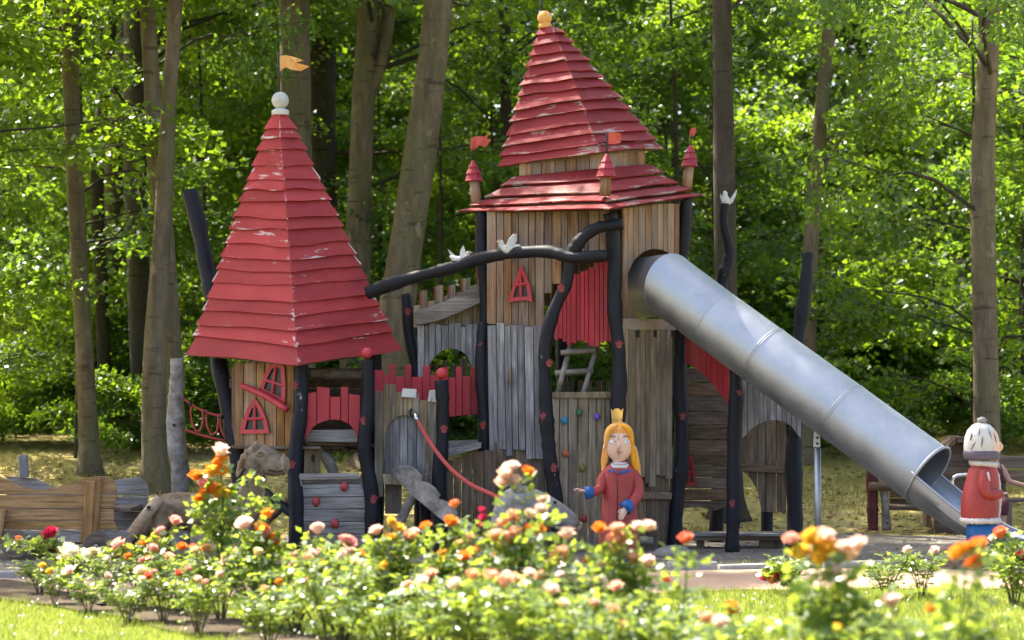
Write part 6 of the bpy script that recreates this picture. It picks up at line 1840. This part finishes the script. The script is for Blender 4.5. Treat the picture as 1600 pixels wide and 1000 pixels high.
# ------------------------------------------------------------------ rose bushes
M['rose_leaf'] = m_leaf('rose leaves', (0.035, 0.09, 0.022), (0.10, 0.17, 0.03), (0.46, 0.58, 0.06), 0.42, 0.36, 1.0)
M['cane'] = m_plain('rose canes', (0.07, 0.055, 0.025), 0.7)
M['green_stem'] = m_plain('green stems', (0.09, 0.15, 0.03), 0.6)
def m_petal(name, c, c2):
    g = G(name)
    geo = g.n('NewGeometry')
    tc = g.n('TexCoord')
    se = g.n('SeparateXYZ'); g.t.links.new(tc.outputs['Generated'], se.inputs[0])
    r = g.rand()
    f = g.math('ADD', g.math('MULTIPLY', se.outputs[2], 0.7), g.math('MULTIPLY', r, 0.6), clamp=True)
    col = g.mix(f, c2, c)
    g.col(col); g.rough(0.6); g.b.inputs['Specular IOR Level'].default_value = 0.25
    t = g.n('BsdfTranslucent'); g.t.links.new(col, t.inputs[0])
    mx = g.n('MixShader', i_0=0.45)
    g.t.links.new(g.b.outputs[0], mx.inputs[1]); g.t.links.new(t.outputs[0], mx.inputs[2]); g.t.links.new(mx.outputs[0], g.out.inputs[0])
    return g.m
PET = {'orange': m_petal('orange petals', (0.80, 0.22, 0.03), (0.80, 0.36, 0.03)), 'peach': m_petal('peach petals', (0.82, 0.47, 0.33), (0.80, 0.36, 0.12)),
       'pink': m_petal('pink petals', (0.80, 0.34, 0.30), (0.80, 0.50, 0.38)), 'cream': m_petal('cream petals', (0.84, 0.76, 0.55), (0.82, 0.62, 0.26)),
       'blush': m_petal('blush petals', (0.84, 0.64, 0.56), (0.82, 0.52, 0.36)), 'yellow': m_petal('yellow petals', (0.82, 0.48, 0.06), (0.80, 0.55, 0.05)),
       'crimson': m_petal('crimson petals', (0.60, 0.03, 0.09), (0.66, 0.05, 0.16)), 'coral': m_petal('coral petals', (0.78, 0.17, 0.10), (0.80, 0.38, 0.08))}
def bloom_mesh(seed, openness, mat):
    rng = random.Random(seed)
    V, Fc = [], []
    def petal(ang, r0, r1, h0, h1, w, curl):
        ca, sa = math.cos(ang), math.sin(ang)
        base = len(V)
        for j, (t) in enumerate((0, .5, .85, 1.0)):
            r = r0 + (r1 - r0) * t ** 1.2 + (curl if j == 3 else 0); h = h0 + (h1 - h0) * (t ** .8) - (.25 * abs(curl) if j == 3 else 0)
            ww = w * (0.35, 1.0, .9, .5)[j]
            for s in (-1, 0, 1):
                rr = r * (1 if s == 0 else .92)
                x = rr * ca - s * ww * sa; y = rr * sa + s * ww * ca
                V.append((x + rng.uniform(-.04, .04) * w, y + rng.uniform(-.04, .04) * w, h + (0.0 if s == 0 else .06 * w)))
        for j in range(3):
            for q in range(2):
                a = base + j * 3 + q
                Fc.append((a, a + 1, a + 4, a + 3))
    o = openness
    for ring, (n_, r0, r1, h1, w, cu) in enumerate([(3, .004, .010, .062, .013, -.004), (4, .008, .020 + .004 * o, .062, .019, -.001), (5, .012, .030 + .007 * o, .056, .025, .003), (6, .014, .037 + .012 * o, .046 - .014 * o, .027, .008)]):
        for i in range(n_):
            petal(2 * math.pi * (i + rng.uniform(-.15, .15)) / n_ + ring * .6, r0, r1, 0, h1, w, cu)
    me = mesh_np('bloom', V, Fc, mat, True)
    return me
BL = {c: [bloom_mesh(10 + i, op, PET[c]) for i, op in enumerate((0.1, .6, 1.0))] for c in PET}
def bush_variant(seed, h, spread, nleaf, ncane):
    rng = np.random.RandomState(seed)
    bm = bmesh.new(); rr = random.Random(seed)
    tips, nodes = [], []
    for i in range(ncane):
        a = 2 * math.pi * i / ncane + rr.uniform(-.4, .4)
        L = h * rr.uniform(.7, 1.0); s = spread * rr.uniform(.4, 1.0)
        pts = [Vector((math.cos(a) * .03, math.sin(a) * .03, -.02)), Vector((math.cos(a) * s * .4, math.sin(a) * s * .4, L * .4)), Vector((math.cos(a) * s * .8, math.sin(a) * s * .8, L * .75)), Vector((math.cos(a) * s, math.sin(a) * s, L))]
        add_tube(bm, pts, [.010, .007, .005, .003], 5, 3)
        tips.append(pts[-1])
        for t in np.linspace(.25, 1, 9):
            q = pts[0].lerp(pts[1], min(t * 3, 1)) if t < .34 else (pts[1].lerp(pts[2], (t - .34) * 3) if t < .67 else pts[2].lerp(pts[3], (t - .67) * 3))
            nodes.append(q)
        for b in range(3):
            q0 = pts[1].lerp(pts[2], rr.uniform(.1, 1)); an = a + rr.uniform(-1.4, 1.4); l2 = L * rr.uniform(.2, .38)
            q1 = q0 + Vector((math.cos(an) * l2 * .45, math.sin(an) * l2 * .45, l2 * .9))
            add_tube(bm, [q0, q0.lerp(q1, .5) + Vector((math.cos(an), math.sin(an), 0)) * .02, q1], [.004, .003, .0022], 4, 2)
            tips.append(q1)
            for t in (.3, .6, .9): nodes.append(q0.lerp(q1, t))
    bmesh.ops.recalc_face_normals(bm, faces=bm.faces)
    cm = bpy.data.meshes.new('canes'); bm.to_mesh(cm); bm.free(); cm.materials.append(M['cane'])
    nd = np.array([tuple(p) for p in nodes])
    idx = rng.randint(0, len(nd), nleaf)
    org = nd[idx] + rng.randn(nleaf, 3) * .02
    ang = rng.uniform(0, 6.28, nleaf)
    dirs = np.c_[np.cos(ang), np.sin(ang), rng.uniform(-.2, .5, nleaf)]; dirs /= np.linalg.norm(dirs, axis=1)[:, None]
    # each compound leaf: five leaflets along a stalk
    up = np.array([0, 0, 1.0]); side = np.cross(dirs, up); side /= np.linalg.norm(side, axis=1)[:, None] + 1e-9; nr = np.cross(side, dirs)
    Vs = []
    for (s, t, l) in ((.045, -1, .05), (.045, 1, .05), (.085, -1, .056), (.085, 1, .056), (.105, 0, .066)):
        m = nleaf
        pos = org + dirs * s + side * (t * .006)
        ax = dirs * (.35 if t else 1) + side * t * .9 + rng.randn(m, 3) * .2; ax[:, 2] -= .2; ax /= np.linalg.norm(ax, axis=1)[:, None]
        nn = nr + rng.randn(m, 3) * .4; nn -= ax * (nn * ax).sum(1)[:, None]; nn /= np.linalg.norm(nn, axis=1)[:, None]
        sd = np.cross(ax, nn); ll = l * rng.uniform(.75, 1.25, m)[:, None]
        V = np.zeros((m, 6, 3))
        V[:, 0] = pos; V[:, 1] = pos + ax * ll * .3 + sd * ll * .30 + nn * ll * .05; V[:, 2] = pos + ax * ll * .68 + sd * ll * .26 + nn * ll * .05
        V[:, 3] = pos + ax * ll; V[:, 4] = pos + ax * ll * .68 - sd * ll * .26 + nn * ll * .05; V[:, 5] = pos + ax * ll * .3 - sd * ll * .30 + nn * ll * .05
        Vs.append(V.reshape(-1, 3))
    V = np.concatenate(Vs)
    fm = mesh_np('leaves', V, np.arange(len(V)).reshape(-1, 6), M['rose_leaf'])
    return cm, fm, tips
BUSH = [bush_variant(1, .68, .36, 190, 7), bush_variant(2, .76, .40, 220, 8), bush_variant(3, .58, .36, 180, 7), bush_variant(4, .72, .32, 185, 6)]
rr = random.Random(99)
def flower_at(t, p, col, sc, tilt=None):
    """one bloom as part of the bush t, p in world coordinates"""
    o = bpy.data.objects.new('bloom', BL[col][rr.randrange(3)])
    o.location = p - t.location
    o.rotation_euler = (rr.uniform(-.5, .7), rr.uniform(-.5, .5), rr.uniform(0, 6.28)) if tilt is None else tilt
    o.scale = (sc, sc, sc * rr.uniform(.9, 1.1))
    link(o, t)
    return o
def rose_bush(label, X, Y, var, sc, cols, nfl, group=None, rz=None, loose=()):
    t = thing('rose_bush', label, 'rose bush', (X, Y, gz(X, Y) + .02), group)
    cm, fm, tips = BUSH[var]
    rz = rr.uniform(0, 6.28) if rz is None else rz
    a = put('canes', cm, t, (0, 0, 0), rz, sc); b = put('leaves', fm, t, (0, 0, 0), rz, sc)
    a['kind'] = 'stuff'; b['kind'] = 'stuff'
    c, s = math.cos(rz), math.sin(rz)
    q = list(tips); rr.shuffle(q)
    q.sort(key=lambda v: -v.z + rr.uniform(-.1, .1))
    for p in q[:max(1, int(nfl * .6))]:
        w = Vector((p.x * c - p.y * s, p.x * s + p.y * c, p.z)) * sc
        flower_at(t, t.location + w, rr.choice(cols), rr.uniform(.6, 1.05))
    # tall shoots whose flowers stand where the photograph shows them
    for cluster in loose:
        (px, py, col, fs, n_) = cluster
        p = at(px, py, Y)
        base = t.location + Vector((0, 0, .3))
        bar('shoot', [base, base.lerp(p, .5) + Vector((.02, 0, .04)), p - Vector((0, 0, .01))], [.006, .005, .003], M['green_stem'], t, 5, 4)
        for i in range(n_):
            d = Vector((0, 0, 0)) if i == 0 else Vector((rr.uniform(-.085, .085), rr.uniform(-.07, .07), rr.uniform(-.085, .06)))
            flower_at(t, p + d, col if not isinstance(col, (list, tuple)) else rr.choice(col), fs * (.78 if Y < -9 else 1.0) * rr.uniform(.85, 1.2))
        # leaves on the shoot
        nlv = 14
        rng = np.random.RandomState(int(px))
        f = rng.uniform(.35, .95, nlv)
        org = np.array([tuple(base.lerp(p, float(x))) for x in f]) - np.array(tuple(t.location))
        ang = rng.uniform(0, 6.28, nlv); dd = np.c_[np.cos(ang), np.sin(ang), rng.uniform(0, .5, nlv)]; dd /= np.linalg.norm(dd, axis=1)[:, None]
        V = sprays(rng, org, dd, np.full(nlv, .14), .35, 6, .058, .1)
        o = bpy.data.objects.new('shoot_leaves', mesh_np('shoot_leaves', V, np.arange(len(V)).reshape(-1, 4), M['rose_leaf'])); link(o, t); o['kind'] = 'stuff'
    return t
MIX = ['orange', 'peach', 'pink', 'cream', 'blush', 'yellow', 'coral']
LIGHT = ['peach', 'blush', 'cream', 'pink', 'peach']
def XY(px, py):                      # ground point under a photo position
    d = EYE * FPX / (py - HORIZON); return (px - 800) * d / FPX, d - 25
def XYd(px, d): return (px - 800) * d / FPX, d - 25
spots = [
    # label, (x, y), variant, scale, colours, flowers, loose shoots
    ('rose bush with crimson blooms before the wagon wheel, leftmost of the row', XYd(62, 19.6), 2, .56, ['crimson', 'crimson', 'coral', 'cream'], 4, [(70, 843, 'crimson', 1.2, 2), (28, 846, 'coral', .8, 1)]),
    ('rose bush with large cream blooms below the wagon', XYd(110, 19.2), 3, .5, ['cream', 'cream', 'yellow'], 7, [(102, 885, 'cream', 1.6, 3), (145, 876, 'cream', 1.4, 2)]),
    ('rose bush with pale yellow and pink blooms beside the wagon shaft', XYd(165, 18.7), 1, .5, ['cream', 'pink', 'coral', 'peach'], 7, [(190, 857, 'pink', 1.2, 2)]),
    ('rose bush with pink and orange blooms under the horse rump', XYd(222, 18.3), 0, .6, ['pink', 'orange', 'coral', 'peach'], 8, [(272, 820, 'pink', 1.2, 2), (240, 848, 'orange', 1.1, 2)]),
    ('rose bush with apricot blooms under the belly of the horse', XYd(280, 17.9), 1, .62, ['orange', 'peach', 'coral', 'pink'], 9, []),
    ('tall rose bush with an orange cluster rising before the carved horse', XYd(345, 17.4), 3, .78, ['orange', 'peach', 'cream', 'pink'], 8, [(345, 728, 'orange', 1.25, 4), (318, 762, ['orange', 'pink'], 1.2, 3), (312, 785, 'orange', 1.0, 2), (336, 777, ['yellow', 'blush'], 1.1, 3), (342, 712, 'blush', 1.2, 1), (392, 742, 'orange', 1, 0), (410, 775, 'orange', 1, 0), (375, 790, 'orange', 1, 0)]),
    ('rose bush with orange and blush blooms below the horse neck', XYd(400, 16.8), 0, .80, ['orange', 'blush', 'cream', 'pink'], 9, [(384, 826, 'blush', 1.2, 1), (404, 834, 'orange', 1.2, 1), (414, 843, 'pink', 1.2, 1), (432, 851, 'orange', 1.1, 1), (420, 809, 'orange', 1.0, 1)]),
    ('rose bush with pink and orange blooms before the left tower post', XYd(462, 16.4), 1, .74, ['pink', 'orange', 'blush', 'coral'], 7, [(470, 887, ['blush', 'pink'], 1.2, 3), (500, 888, 'coral', 1.1, 1), (497, 833, 'blush', 1.0, 1)]),
    ('rose bush with a pink bloom before the climbing box', XYd(535, 16.0), 2, .85, ['pink', 'blush', 'peach'], 6, [(538, 849, 'pink', 1.15, 2), (540, 878, 'blush', 1.2, 2)]),
    ('rose bush with orange and peach cluster before the ball-topped post', XYd(600, 15.6), 0, .9, ['peach', 'orange', 'blush', 'yellow'], 7, [(590, 835, 'blush', 1.2, 1), (622, 830, ['yellow', 'peach'], 1.2, 3), (646, 838, 'blush', 1.25, 2), (610, 846, 'orange', 1.0, 1), (667, 828, 'orange', 1.0, 1)]),
    ('rose bush with an orange bud before the log steps', XYd(680, 15.2), 3, .9, ['orange', 'peach', 'blush'], 7, [(711, 793, 'coral', 1.2, 1), (702, 822, 'orange', 1.2, 1), (735, 845, 'peach', 1.2, 3), (700, 875, 'yellow', 1.2, 3)]),
    ('rose bush with a magenta spray left of the tall blush cluster', XYd(745, 14.9), 1, .85, ['blush', 'peach', 'orange'], 7, [(755, 812, 'crimson', .7, 3), (738, 870, 'orange', 1.1, 2)]),
    ('tall rose bush with a blush cluster before the carved grey animal', XYd(800, 14.5), 3, .95, ['blush', 'peach', 'orange', 'cream'], 8, [(798, 738, 'blush', 1.3, 5), (822, 742, 'orange', 1.1, 1), (788, 822, ['blush', 'peach'], 1.25, 3), (850, 785, 'blush', 1.1, 2), (828, 835, 'orange', 1.35, 2), (790, 858, 'peach', 1.3, 3)]),
    ('rose bush with blush buds between the carved animal and the princess', XYd(862, 14.0), 0, .9, ['blush', 'peach', 'pink'], 7, [(886, 842, 'blush', 1.25, 1), (840, 800, 'blush', 1.0, 2), (868, 885, 'peach', 1.3, 4)]),
    ('rose bush with a peach cluster at the feet of the princess', XYd(955, 13.6), 1, .9, ['peach', 'blush', 'orange'], 8, [(936, 831, 'orange', 1.15, 1), (968, 845, 'peach', 1.3, 4), (995, 828, 'blush', 1.25, 2), (966, 858, 'peach', 1.2, 2)]),
    ('rose bush with a single coral bloom right of the princess', XYd(1060, 13.2), 2, .95, ['coral', 'blush', 'peach'], 5, [(1072, 849, 'coral', 1.2, 1)]),
    ('low rose bush with white tipped leaves before the black corner post', XYd(1020, 12.6), 3, .8, ['blush', 'peach'], 4, []),
    ('rose bush with yellow buds right of the coral bloom', XYd(1130, 12.6), 0, .8, ['orange', 'yellow', 'peach'], 3, []),
    ('rose bush with a big orange and blush cluster before the bench', XYd(1300, 11.6), 3, 1.0, ['orange', 'blush', 'yellow'], 4, [(1262, 850, ['pink', 'yellow'], 1.2, 3), (1290, 862, ['blush', 'yellow'], 1.25, 4), (1325, 876, 'blush', 1.3, 4), (1252, 872, 'yellow', 1.3, 2), (1280, 882, 'yellow', 1.2, 1)]),
    ('low rose bush in the grass below the orange cluster', XYd(1370, 11.2), 0, .8, ['orange', 'yellow'], 2, []),
    ('rose bush with two orange blooms before the plinth of the wooden figure', XYd(1480, 11.0), 1, .85, ['orange'], 1, [(1510, 865, 'orange', 1.3, 3), (1530, 858, 'orange', 1.2, 1)]),
    ('small rose bush with crimson blooms on the far path edge', XYd(1235, 19.6), 2, .55, ['crimson', 'crimson', 'coral'], 3, [(1213, 907, 'crimson', 1.1, 2), (1204, 911, 'coral', 1.1, 1)]),
    ('small rose bush with red and pink blooms at the right edge', XYd(1585, 18.6), 2, .8, ['coral', 'pink', 'blush'], 5, [(1566, 840, 'coral', 1.2, 1), (1597, 876, 'crimson', 1.0, 1)]),
    ('small leafy rose bush without many blooms before the slide pole', XYd(1385, 19.2), 2, .6, ['blush', 'cream'], 3, []),
    ('small leafy rose bush left of the plinth', XYd(1440, 19.4), 0, .55, ['blush', 'cream'], 2, []),
    # second row, nearer to the camera
    ('near rose bush below the climbing box', XYd(520, 14.9), 1, .85, LIGHT, 6, []),
    ('near rose bush with blush blooms below the ball-topped posts', XYd(620, 14.2), 2, .95, LIGHT, 7, []),
    ('near rose bush below the tall blush cluster', XYd(720, 13.6), 0, .9, LIGHT, 7, []),
    ('near rose bush with peach blooms below the carved animal', XYd(830, 13.0), 1, .85, LIGHT, 8, [(735, 905, 'peach', 1.2, 1)]),
    ('near rose bush below the princess', XYd(930, 12.4), 3, .85, LIGHT, 6, []),
    ('near rose bush at the lower edge, below the coral bloom', XYd(1050, 11.8), 2, .85, LIGHT, 4, []),
    ('low rose bush with pink blooms filling the gap under the wagon', XYd(138, 18.0), 2, .5, ['pink', 'cream', 'blush'], 6, []),
    ('low rose bush with cream blooms at the left edge of the path', XYd(85, 18.6), 0, .42, ['cream', 'yellow'], 5, []),
    ('low rose bush with coral blooms under the horse', XYd(255, 17.2), 0, .55, ['coral', 'orange', 'pink'], 6, []),
    ('rose bush behind the left row, below the wagon shaft', XYd(200, 17.2), 2, .55, MIX, 5, []),
    ('rose bush in the left row, low and leafy under the orange cluster', XYd(310, 16.4), 0, .58, MIX, 5, []),
    ('rose bush in the left row, low and leafy left of the climbing box', XYd(420, 15.6), 2, .68, MIX, 5, []),
]
for (lab, (X, Y), v, s, cols, nf, lo) in spots:
    rose_bush(lab, X, Y, v, s, cols, nf, 'rose bushes of the front bed', None, lo)
